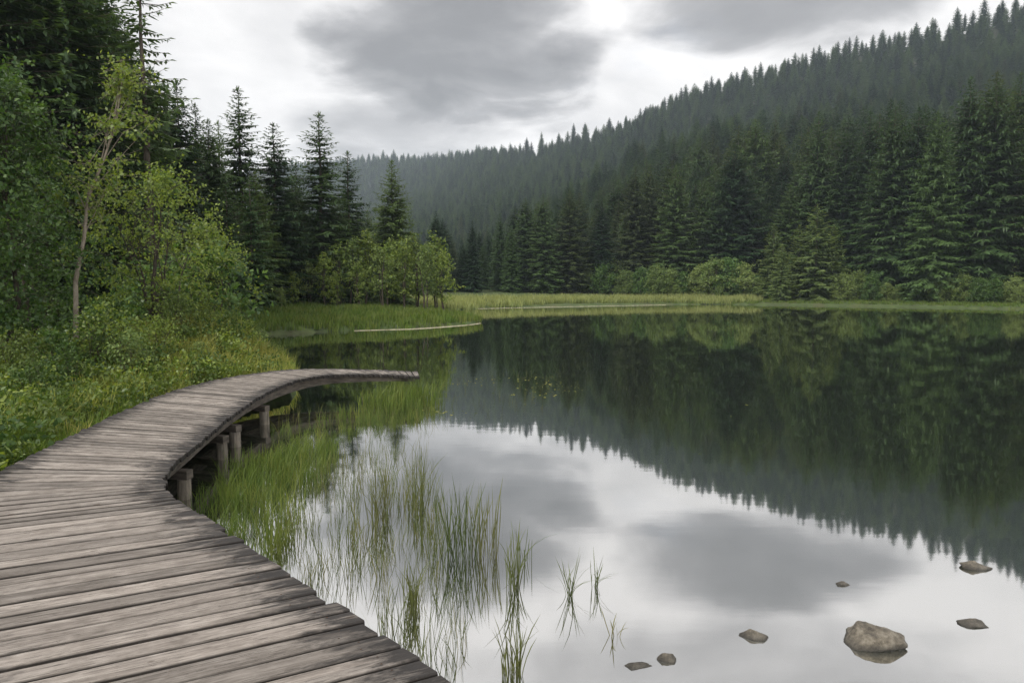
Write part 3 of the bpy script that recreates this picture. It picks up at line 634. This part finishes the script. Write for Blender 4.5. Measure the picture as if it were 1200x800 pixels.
# broadleaf trees by the boardwalk
def bl(name, label, cat, px, Y, rz=0, group=None, s=1.0, **kw):
    tr, cr = broadleaf(name, **kw); x = at_y(px, 338, Y)[0]; return plant(name, tr, cr, x, Y, rz, s, label, cat, group, trunkname='trunk' if kw['stems'] == 1 else 'stems')
bl('birch_sapling', 'slender leaning birch with pale crooked trunk beside the boardwalk bank', 'birch', 84, 13.5, seed=21, H=6.0, stems=1, spread=0.62, lo=0.38, ncl=44, nleaf=46, leaf=0.085, mat='leaf_bright', bark='pale_bark', lean=(0.95, 0.1), stemr=0.06, clr=0.30)
bl('birch_bush', 'round bushy birch with many thin stems and yellow green leaves', 'birch', 186, 15.5, seed=22, H=3.75, stems=9, spread=1.75, lo=0.12, ncl=125, nleaf=44, leaf=0.08, mat='leaf_bright', lean=(0.1, 0), stemr=0.04, clr=0.25)
bl('alder_tree', 'large leafy alder with deep green leaves before the dark spruce wall', 'alder', 2, 13.0, seed=23, H=5.9, stems=3, spread=1.55, lo=0.14, ncl=150, nleaf=70, leaf=0.095, mat='leaf', lean=(0.1, 0), stemr=0.06, clr=0.36)
bl('alder_tree', 'smaller alder with loose low branches behind the leaning birch', 'alder', 42, 17.0, seed=24, H=5.2, stems=4, spread=1.3, lo=0.10, ncl=80, nleaf=60, leaf=0.095, mat='leaf', stemr=0.045, clr=0.36)
bl('alder_tree', 'alder with a thin upright crown in the shade beyond the leafy alder', 'alder', -60, 12.0, seed=25, H=6.0, stems=3, spread=1.6, lo=0.12, ncl=110, nleaf=60, leaf=0.095, mat='leaf', stemr=0.05, clr=0.38)
bl('birch_bush', 'low spreading birch at the lakeward foot of the round bushy birch', 'birch', 245, 18.0, seed=26, H=2.9, stems=6, spread=1.25, lo=0.12, ncl=60, nleaf=46, leaf=0.085, mat='leaf_bright', stemr=0.03, clr=0.30)

# grove of young alders on the spit
grove = [(330, 42, 335, 1), (345, 44, 318, 0), (362, 46, 305, 1), (380, 46, 296, 0), (397, 47.5, 285, 2), (414, 48, 277, 1), (430, 48.5, 270, 0), (446, 46, 286, 1), (458, 49, 280, 2), (472, 47, 280, 0), (486, 49, 276, 2), (499, 47, 284, 1), (510, 49, 276, 2), (522, 47.5, 292, 0), (372, 51, 300, 2), (420, 45.5, 305, 2), (392, 45, 318, 0)]
gp = [broadleaf('grove_alder_%d' % k, seed=30 + k, H=5.0, stems=2, spread=0.85, lo=0.24, ncl=46, nleaf=34, leaf=0.16, mat=('leaf_bright', 'leaf_shore', 'leaf_grove')[k], stemr=0.07, clr=0.29, spread_base=0.15) for k in range(3)]
for i, (px, Y, top, k) in enumerate(grove):
    x = at_y(px, 338, Y)[0]; s = (at_y(px, top, Y)[2] - gz(x, Y)) / 5.0
    plant('young_alder', gp[k][0], gp[k][1], x, Y, i * 1.1, s, 'light green young alder with thin dark stems in the grove on the grassy spit', 'alder', 'young alders of the grove on the spit', trunkname='stems')

# low shrubs on the bank
sh = [broadleaf('bank_shrub_%d' % k, seed=50 + k, H=1.0, stems=6, spread=0.55, lo=0.1, ncl=34, nleaf=30, leaf=(0.06, 0.05, 0.07, 0.055)[k], mat=('leaf_dark', 'leaf_bright', 'leaf', 'leaf_shore')[k], stemr=0.014, clr=0.16, spread_base=0.1) for k in range(4)]
g = np.random.default_rng(90); cnt = 0
deckpoly = np.concatenate([PR, PL[::-1]])
def clear_of_deck(P, m):
    d = np.full(len(P), 1e9)
    for i in range(len(PC) - 1): d = np.minimum(d, seg_dist(P, PC[i], PC[i + 1])[0])
    return d > 0.8 + m
spots = [(128, 12.2, 1.35, 1), (150, 11.6, 1.0, 3), (105, 12.0, 1.15, 0), (60, 11.6, 0.9, 2), (20, 11.0, 0.95, 0), (75, 10.6, 0.8, 0), (0, 12.6, 1.2, 2), (35, 9.6, 0.7, 0), (185, 13.4, 0.9, 1), (210, 15.0, 1.0, 3), (240, 16.2, 0.85, 1), (275, 17.0, 0.7, 1), (300, 17.5, 0.65, 3), (230, 13.6, 0.5, 3), (320, 18.0, 0.55, 3)]
names = ['leafy shrub with dark upright stems under the round bushy birch', 'pale green shrub on the bank at the boardwalk edge', 'shrub at the foot of the leaning birch', 'small shaded shrub beneath the alder',
         'dark low shrub beneath the leafy alder', 'dark fern-like shrub nearest the boardwalk under the birch', 'tall green shrub inside the alder shade', 'lowest dark shrub in the bank grass', 'yellow green shrub below the round bushy birch', 'grey green shrub on the rise of the grassy mound', 'yellow green shrub on the back of the grassy mound', 'small yellow green bush on the mound crest', 'small grey green bush on the mound shoulder', 'tiny rounded bush at the boardwalk bend', 'last small bush on the mound tip']
for (px, Y, s, k), nm in zip(spots, names):
    x = at_y(px, 338, Y)[0]; plant('bank_shrub', sh[k][0], sh[k][1], x, Y, Y * 3.7, s, nm, 'shrub', 'shrubs on the near bank', trunkname='stems')
# understory under the near forest: many shrubs of one kind
for i in range(46):
    px = g.uniform(-80, 335); Y = g.uniform(17.5, 33); x = at_y(px, 338, Y)[0]
    if lake_sd([(x, Y)])[0] < 1.5: continue
    k = int(g.integers(0, 3)); k = (0, 2, 0)[k]
    plant('understory_shrub', sh[k][0], sh[k][1], x, Y, g.random() * 6, g.uniform(1.2, 2.3), 'dark green understory shrub in the shade under the forest edge', 'shrub', 'understory shrubs under the forest edge', trunkname='stems')

# ------------------------------------------------------------------ hillside forest
g = np.random.default_rng(17)
mid = [spruce('hill_spruce_%d' % k, 60 + k, 20, (4.8, 4.0, 5.3, 4.4)[k], nb=10, twig=1.25, taper=(0.9, 0.7, 1.0, 0.8)[k], bare=0.02) for k in range(4)]
far = [spruce('far_spruce_%d' % k, 70 + k, 20, (7.0, 6.2, 8.0)[k], nb=9, twig=3.2, taper=(0.8, 0.9, 1.0)[k], bare=0.02) for k in range(3)]
pale = [spruce('pale_spruce_%d' % k, 80 + k, 14, (3.3, 2.8)[k], nb=8, twig=1.8, taper=0.85, mat='spruce_pale', bare=0.02) for k in range(2)]
olive = spruce('olive_spruce', 88, 20, 4.3, nb=9, twig=1.3, taper=0.8, mat='spruce_olive', bare=0.02)
# candidate positions on a jittered grid in world metres
def grid(x0, x1, y0, y1, st):
    X, Y = np.meshgrid(np.arange(x0, x1, st), np.arange(y0, y1, st)); P = np.stack([X.ravel(), Y.ravel()], 1); return P + g.uniform(-0.45, 0.45, P.shape) * st
def wedge(P): u = P[:, 0] / np.maximum(P[:, 1], 1) * FPX + 600; return u
near = grid(-40, 320, 60, 330, 4.8); fr = grid(-330, 800, 330, 800, 5.9); vf = grid(-560, 150, 800, 1330, 7.2); vf = vf[wedge(vf) < 740]
tre = []
for P, st in ((near, 0), (fr, 1), (vf, 2)):
    u = wedge(P); k = (u > 330) & (u < 1420); P = P[k]; s = lake_sd(P); k = s > 12.5; P = P[k]; s = s[k]
    z = hgt(P[:, 0], P[:, 1]); u = wedge(P)
    flat = ((z < 0.75) & (P[:, 1] < 150) & (P[:, 0] < 12)) | ((z < 1.3) & (P[:, 1] < 150) & (P[:, 0] < 22)) | (np.hypot(P[:, 0] - 41, P[:, 1] - 94) < 9)          # the open meadow stays clear
    P, z, s = P[~flat], z[~flat], s[~flat]; tre.append(np.column_stack([P, z, np.full(len(P), st), s]))
tre = np.concatenate(tre)
ht = np.where(tre[:, 3] == 0, g.normal(20.5, 3.8, len(tre)) + np.clip((150 - tre[:, 1]) / 12, 0, 5), np.where(tre[:, 3] == 1, g.normal(11.5, 2.2, len(tre)), g.normal(13, 2.5, len(tre)))); ht = np.clip(ht, 6, 28)
ht = ht * np.where(tre[:, 3] == 0, np.interp(tre[:, 1], [200, 330], [1, 0.66]), 1) * np.where((tre[:, 0] < 45) & (tre[:, 3] == 0), np.clip(0.5 + 0.5 * tre[:, 0] / 45, 0.42, 1), 1) * np.clip(0.65 + tre[:, 4] / 45, 0.6, 1)                       # smaller at the shore edge
# hide positions wholly behind the slope crest (seen by nobody)
prom = ht / tre[:, 1]; u = wedge(tre); inview = (u > 480) & (u < 1215)
order = np.argsort(-(prom * inview)); pick = order[:280]; rest = np.ones(len(tre), bool); rest[pick] = False
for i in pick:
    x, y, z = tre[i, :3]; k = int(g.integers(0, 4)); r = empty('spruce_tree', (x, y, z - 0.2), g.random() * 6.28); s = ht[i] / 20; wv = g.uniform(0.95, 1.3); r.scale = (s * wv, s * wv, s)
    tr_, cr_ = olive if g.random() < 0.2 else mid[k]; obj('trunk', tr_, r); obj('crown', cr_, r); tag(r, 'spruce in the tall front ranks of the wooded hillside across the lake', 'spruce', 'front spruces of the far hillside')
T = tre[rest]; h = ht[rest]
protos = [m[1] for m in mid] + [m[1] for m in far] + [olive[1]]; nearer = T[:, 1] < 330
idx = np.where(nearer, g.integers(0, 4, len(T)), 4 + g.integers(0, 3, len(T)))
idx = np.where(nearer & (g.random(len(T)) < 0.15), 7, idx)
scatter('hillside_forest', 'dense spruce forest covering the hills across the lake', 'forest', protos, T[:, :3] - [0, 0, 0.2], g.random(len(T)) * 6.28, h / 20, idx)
# skyline spruces standing clear of the canopy at the ridge shoulder
for i, px in enumerate((617, 634, 654, 671, 684, 697, 712, 731)):
    q = np.interp(px, [610, 700, 800], [640, 570, 520]); p = at_y(px, 338, q); s = (21 + 3 * math.sin(i * 2.3)) / 20 * (1 - 0.035 * i); r = empty('spruce_tree', (p[0], q, gz(p[0], q) - 0.2), i); r.scale = (s, s, s)
    obj('trunk', far[i % 3][0], r); obj('crown', mid[i % 4][1], r); tag(r, 'spruce spire standing clear above the ridge skyline', 'spruce', 'spires on the ridge skyline')

# paler trees and shore shrubs on the far shore
for i, (px, yb, top, lab) in enumerate(((955, 355, 238, 'tall pale olive conifer on the far shore'), (915, 354, 285, 'short pale conifer beside the tall pale olive one'), (975, 355, 262, 'ragged pale conifer on the far side of the tall olive one'), (935, 354, 262, 'pale conifer squeezed among the olive ones'), (1090, 356, 128, 'very tall warm-toned spruce at the far waterline'), (905, 352, 262, 'pale narrow spruce standing behind the short pale conifer'))):
    Y = (92, 92, 93, 95, 84, 97)[i]; x = at_y(px, 338, Y)[0]; z = gz(x, Y); s = (at_y(px, top, Y)[2] - z) / 14; t, c = pale[i % 2]; 
    r = empty('pale_conifer', (x, Y, z - 0.1), i * 2.0); wv = (1.4, 1.3, 1.2, 1.3, 0.62, 1.2)[i]; r.scale = (s * wv, s * wv, s); obj('trunk', t, r); obj('crown', c if i != 4 else mid[1][1], r); tag(r, lab, 'conifer')
    if i == 4: r.scale = (s * 0.72, s * 0.72, s * 0.7)
ss = [broadleaf('shore_shrub_%d' % k, seed=95 + k, H=4.0, stems=5, spread=2.0, lo=0.04, ncl=90, nleaf=46, leaf=0.21, mat=('leaf_shore', 'leaf', 'leaf_shore')[k], stemr=0.05, clr=0.5, spread_base=0.3) for k in range(3)]
shore = [(552, 2.2), (585, 2.0), (630, 2.4), (640, 3.4), (655, 2.2), (668, 4.2), (690, 5.0), (706, 4.0), (716, 6.0), (735, 4.4), (752, 4.0), (768, 4.6), (785, 4.0), (800, 4.6), (820, 5.2), (838, 4.8), (856, 5.2), (872, 4.4), (888, 3.2), (905, 2.2), (990, 3.4), (1005, 4.2), (1022, 3.2), (1040, 3.0), (1058, 2.6), (1075, 2.2), (1110, 2.6), (1128, 4.4), (1148, 3.2), (1168, 2.8), (1190, 2.6), (1215, 3.0), (1250, 3.0)]
g = np.random.default_rng(5)
shore += [(px, g.uniform(1.2, 2.6)) for px in np.arange(690, 1260, 17)]
for i, (px, hh) in enumerate(shore):
    Y = 118 if px < 660 else (np.interp(px, [660, 760, 900, 1250], [112, 102, 96, 73])) + g.uniform(-1, 3); x = at_y(px, 338, Y)[0]
    while lake_sd([(x, Y)])[0] < 1.8: Y += 1.0; x = at_y(px, 338, Y)[0]
    k = i % 3; s = hh / 4.0 * g.uniform(0.75, 1.2); r = empty('shore_shrub', (x, Y, gz(x, Y) - 0.1), i * 1.7); r.scale = (s * g.uniform(0.75, 1.1), s * 0.95, s); obj('stems', ss[k][0], r); obj('crown', ss[k][1], r)
    tag(r, 'light green shrub at the foot of the dark hillside on the far shore', 'shrub', 'shrubs along the far shore')

# ------------------------------------------------------------------ grasses
g = np.random.default_rng(33)
gr = [blades('grass_tuft_%d' % k, 100 + k, 26, 0.30, 0.010, 0.14, 'grass', bend=0.7) for k in range(3)]
dg = [blades('dry_tuft_%d' % k, 110 + k, 26, 0.34, 0.009, 0.15, 'drygrass', bend=0.7) for k in range(2)]
bigP = [(-3.5, -1), (-2.0, 1.5), (-2.6, 3.4), (-4.5, 6.4), (-5.0, 9), (-5.1, 11), (-4.8, 12.4), (-4.2, 13.4), (-4.8, 15.3), (-6.3, 18.6), (-8.7, 23.5), (-12, 31), (-30, 40), (-32, 20), (-14, 3)]
P = fill(bigP, 30, g, 60000); k = clear_of_deck(P, 0.03) & (lake_sd(P) > 0.02); P = P[k]
d = np.hypot(P[:, 0], P[:, 1]); k = g.random(len(P)) < np.clip(14 / d, 0.12, 1); P = P[k]
z = hgt(P[:, 0], P[:, 1]); mound = np.exp(-(((P[:, 0] + 7.0) / 2.6) ** 2 + ((P[:, 1] - 15.5) / 4.5) ** 2)); dry = g.random(len(P)) < mound * 1.1 + 0.05
sc = g.uniform(0.7, 1.35, len(P)) * (1 + 0.5 * (vnoise(P[:, 0], P[:, 1], 1.3, 5) - 0.4)); near_deck = ~clear_of_deck(P, 0.45); sc = np.where(near_deck, sc * 0.75, sc)
scatter('bank_grass', 'green grass and sedge covering the bank beside the boardwalk', 'grass', gr + dg, np.column_stack([P, z]), g.random(len(P)) * 6.28, sc, np.where(dry, 3 + g.integers(0, 2, len(P)), g.integers(0, 3, len(P))))
# leafy ground cover
lc = [broadleaf('herb_%d' % k, seed=130 + k, H=0.34, stems=4, spread=0.22, lo=0.15, ncl=9, nleaf=14, leaf=0.05, mat=('leaf_dark', 'leaf_bright')[k], stemr=0.006, clr=0.09, spread_base=0.05)[1] for k in range(2)]
P = fill(bigP, 11, g, 40000); k = clear_of_deck(P, 0.25) & (lake_sd(P) > 0.5); P = P[k]; d = np.hypot(P[:, 0], P[:, 1]); P = P[g.random(len(P)) < np.clip(14 / d, 0.1, 1)]
scatter('bank_herbs', 'leafy herbs growing through the grass on the bank', 'herbs', lc, np.column_stack([P, hgt(P[:, 0], P[:, 1])]), g.random(len(P)) * 6.28, g.uniform(0.7, 1.6, len(P)), (g.random(len(P)) < 0.35).astype(int))
# grass on the spit and the tall-grass meadow
sg = [blades('spit_tuft_%d' % k, 120 + k, 16, 0.42, 0.04, 0.35, ('grass', 'sedge')[k], bend=0.5, seg=2) for k in range(2)]
spit = [tuple(at_z(x, y)[:2]) for x, y in ((330, 391), (385, 388), (430, 386), (490, 384), (545, 380), (563, 377.5), (555, 375.5), (535, 373.5), (520, 369))] + [(-8, 62), (-22, 62), (-24, 40), (-14, 31)]
P = fill([(p[0] + (0.0), p[1] - 0.5) for p in spit], 10, g, 18000); P = P[lake_sd(P) > -0.35]
scatter('spit_grass', 'bright green grass on the low spit below the grove', 'grass', sg, np.column_stack([P, hgt(P[:, 0], P[:, 1])]), g.random(len(P)) * 6.28, g.uniform(0.6, 1.25, len(P)), g.integers(0, 2, len(P)))
mt = [blades('meadow_tuft_%d' % k, 140 + k, 16, 0.8, 0.06, 0.5, 'meadow', bend=0.4, seg=2) for k in range(2)]
md = fill([(-12, 62), (-8, 58), (-4, 70), (6, 84), (20, 92), (34, 92), (34, 104), (26, 108), (14, 126), (-20, 142)], 4.5, g, 24000); md = md[(lake_sd(md) > -0.3) & (hgt(md[:, 0], md[:, 1]) < 0.62)]
scatter('tall_grass_meadow', 'pale tall-grass meadow along the far end of the lake', 'grass', mt, np.column_stack([md, hgt(md[:, 0], md[:, 1])]), g.random(len(md)) * 6.28, g.uniform(0.75, 1.25, len(md)), g.integers(0, 2, len(md)))
fs = fill([(18, 92), (34, 90), (45, 80), (56, 64), (66, 64), (52, 90), (36, 104), (20, 104)], 3.5, g, 8000); fs = fs[(lake_sd(fs) > -0.3) & (lake_sd(fs) < 9)]
scatter('far_shore_grass', 'green grass fringe along the far waterline below the hillside', 'grass', sg, np.column_stack([fs, hgt(fs[:, 0], fs[:, 1])]), g.random(len(fs)) * 6.28, g.uniform(0.45, 0.9, len(fs)), g.integers(0, 2, len(fs)))

# sedge bed beside the boardwalk posts, and thin reeds out in the open water
sd3 = [blades('sedge_tuft_%d' % k, 150 + k, 20, 0.31, 0.006, 0.12, 'sedge', bend=0.5, lean=0.10) for k in range(3)]
rd = [blades('reed_stem_%d' % k, 160 + k, 4, 0.40, 0.0055, 0.06, 'reed', bend=0.35, lean=0.10) for k in range(4)]
bed = pixpoly([(222, 622), (236, 590), (262, 560), (300, 540), (345, 524), (380, 516), (394, 530), (380, 565), (352, 605), (335, 645), (305, 682), (262, 655)])
P = fill(bed, 62, g); P = P[vnoise(P[:, 0], P[:, 1], 0.22, 12) > 0.22]; P = P[clear_of_deck(P, 0.02)]; scatter('sedge_bed', 'dense green sedge growing in the water beside the boardwalk posts', 'sedge', sd3, np.column_stack([P, np.full(len(P), -0.03)]), g.random(len(P)) * 6.28, g.uniform(0.6, 1.15, len(P)), g.integers(0, 3, len(P)))
fringe = pixpoly([(300, 510), (340, 496), (400, 482), (440, 475), (500, 468), (535, 474), (515, 488), (465, 500), (425, 512), (385, 524), (330, 518)])
P = fill(fringe, 34, g); P = P[clear_of_deck(P, 0.0)]; scatter('marsh_fringe', 'thin marsh grass standing in water below the boardwalk bend', 'sedge', sd3[:2] + rd, np.column_stack([P, np.full(len(P), -0.03)]), g.random(len(P)) * 6.28, g.uniform(0.45, 1.0, len(P)), g.integers(0, 6, len(P)))
endf = pixpoly([(425, 482), (440, 471), (500, 466), (518, 472), (500, 480), (450, 488)])
P = fill(endf, 38, g); scatter('reeds_at_boardwalk_end', 'grass clump crowding the low end of the boardwalk', 'sedge', sd3, np.column_stack([P, np.full(len(P), -0.03)]), g.random(len(P)) * 6.28, g.uniform(0.9, 1.8, len(P)), g.integers(0, 3, len(P)))
open_ = pixpoly([(330, 640), (352, 590), (385, 545), (440, 520), (500, 530), (520, 600), (520, 690), (548, 770), (560, 800), (500, 800), (420, 735), (330, 672)])
P = fill(open_, 105, g); P = P[(vnoise(P[:, 0], P[:, 1], 0.30, 8) > 0.42) & clear_of_deck(P, 0.05)]
scatter('open_water_reeds', 'sparse thin reeds standing in the mirror water off the boardwalk', 'reeds', rd, np.column_stack([P, np.full(len(P), -0.03)]), g.random(len(P)) * 6.28, g.uniform(0.4, 0.95, len(P)), g.integers(0, 4, len(P)))
spr = pixpoly([(440, 520), (520, 460), (540, 438), (640, 436), (700, 460), (640, 480), (560, 490), (500, 510)])
P = fill(spr, 5, g); scatter('emergent_stems', 'scattered short stems poking out of the lake beyond the boardwalk end', 'reeds', rd, np.column_stack([P, np.full(len(P), -0.03)]), g.random(len(P)) * 6.28, g.uniform(0.25, 0.55, len(P)), g.integers(0, 4, len(P)))
fl = []
for k in range(3):
    a = np.linspace(0, 6.283, 8)[:-1]; r = 0.03 * (1 + 0.25 * np.sin(a * 2 + k)); fl.append(mesh('floating_leaf_%d' % k, np.stack([np.cos(a) * r, np.sin(a) * r * 0.55, 0.004 + 0.003 * np.sin(a * 3 + k)], 1), [tuple(range(7))], MAT['reed' if k else 'drygrass'], lv=np.full(7, 0.8)))
P = np.concatenate([fill(pixpoly([(470, 478), (500, 455), (560, 442), (660, 440), (690, 456), (620, 474), (540, 488)]), 26, g), fill(pixpoly([(700, 500), (900, 470), (960, 520), (800, 560)]), 0.5, g)])
P = P[vnoise(P[:, 0], P[:, 1], 0.8, 4) > 0.42]
scatter('floating_weed', 'small floating leaves and weed on the water past the boardwalk end', 'water weed', fl, np.column_stack([P, np.full(len(P), 0.0)]), g.random(len(P)) * 6.28, g.uniform(0.4, 1.2, len(P)), g.integers(0, 3, len(P)))
def tuft(px, py, hpx, n, spread, seed, label, bend=0.5, w=0.006, lean=0.1):
    c = at_z(px, py); h = 0.88 * hpx * c[1] / FPX; me = blades('reed_tuft', seed, n, h, w, spread, 'reed', bend=bend, lean=lean, seg=4, jitter=0.5); o = obj('reed_tuft', me, None, (c[0], c[1], 0)); tag(o, label, 'reeds', 'reed tufts in the open water')
tuft(535, 655, 105, 70, 0.16, 201, 'broad tall reed tuft with a wide dark mirrored base', 0.25)
tuft(568, 650, 90, 50, 0.13, 202, 'upright reed tuft joined to the broad tall tuft', 0.25)
tuft(601, 690, 85, 34, 0.05, 203, 'fan-shaped slender reed tuft beside the broad tall tuft', 0.5)
tuft(617, 655, 60, 10, 0.05, 204, 'few curling reeds behind the fan-shaped tuft', 0.8)
tuft(483, 720, 70, 40, 0.06, 205, 'bushy narrow reed tuft near the boardwalk edge', 0.5)
tuft(668, 697, 55, 22, 0.025, 206, 'small spreading reed tuft alone in open water with rustier base', 0.9, 0.005, 0.25)
tuft(697, 688, 48, 14, 0.02, 207, 'smallest spiky reed tuft alone in open water', 0.9, 0.005, 0.25)
tuft(600, 790, 70, 44, 0.06, 208, 'thick dark reed tuft at the waterline off the near planks', 0.5)
tuft(445, 612, 80, 60, 0.12, 209, 'leafy reed clump in the middle of the sparse reeds', 0.6)
tuft(490, 600, 75, 40, 0.10, 210, 'reed clump between the leafy clump and the broad tall tuft', 0.5)
tuft(720, 745, 45, 8, 0.03, 211, 'bare bent stalks close to the flat crusty stone', 0.9, 0.005, 0.2)

# pale dried mud and reed litter along the waterline of the spit
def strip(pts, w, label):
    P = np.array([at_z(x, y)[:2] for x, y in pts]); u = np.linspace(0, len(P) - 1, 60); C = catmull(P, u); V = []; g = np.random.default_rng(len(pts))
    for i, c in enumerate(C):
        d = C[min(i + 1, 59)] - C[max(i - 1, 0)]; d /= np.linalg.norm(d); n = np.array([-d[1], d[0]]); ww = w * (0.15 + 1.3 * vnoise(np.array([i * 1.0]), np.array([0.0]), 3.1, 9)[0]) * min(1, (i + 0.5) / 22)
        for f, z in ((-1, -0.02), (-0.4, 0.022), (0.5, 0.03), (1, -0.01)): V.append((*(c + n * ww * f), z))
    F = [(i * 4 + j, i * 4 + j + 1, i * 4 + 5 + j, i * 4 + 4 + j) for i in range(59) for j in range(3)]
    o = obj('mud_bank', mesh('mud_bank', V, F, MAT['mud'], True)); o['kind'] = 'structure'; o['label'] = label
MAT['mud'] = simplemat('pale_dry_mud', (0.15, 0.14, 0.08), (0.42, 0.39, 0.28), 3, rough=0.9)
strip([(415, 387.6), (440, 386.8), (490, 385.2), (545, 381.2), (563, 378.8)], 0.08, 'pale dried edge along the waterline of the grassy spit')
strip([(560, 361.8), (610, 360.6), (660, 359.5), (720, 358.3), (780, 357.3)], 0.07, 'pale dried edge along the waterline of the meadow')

# ------------------------------------------------------------------ haze
def haze():
    x, y, z0, z1 = 2100, 2100, -1.8, 300
    V = [(-x, -y, z0), (x, -y, z0), (x, y, z0), (-x, y, z0), (-x, -y, z1), (x, -y, z1), (x, y, z1), (-x, y, z1)]
    F = [(0, 3, 2, 1), (4, 5, 6, 7), (0, 1, 5, 4), (1, 2, 6, 5), (2, 3, 7, 6), (3, 0, 4, 7)]
    m, t, out = newmat('haze_air'); pv = N(t, 'ShaderNodeVolumePrincipled'); pv.inputs['Color'].default_value = (0.74, 0.87, 1, 1); pv.inputs['Density'].default_value = 0.00035; pv.inputs['Anisotropy'].default_value = 0.2
    L(t, pv.outputs[0], out.inputs['Volume']); o = obj('haze', mesh('haze', V, F, m)); o['kind'] = 'stuff'; o['label'] = 'thin pale haze hanging over the lake and hills'; o['category'] = 'haze'
haze()
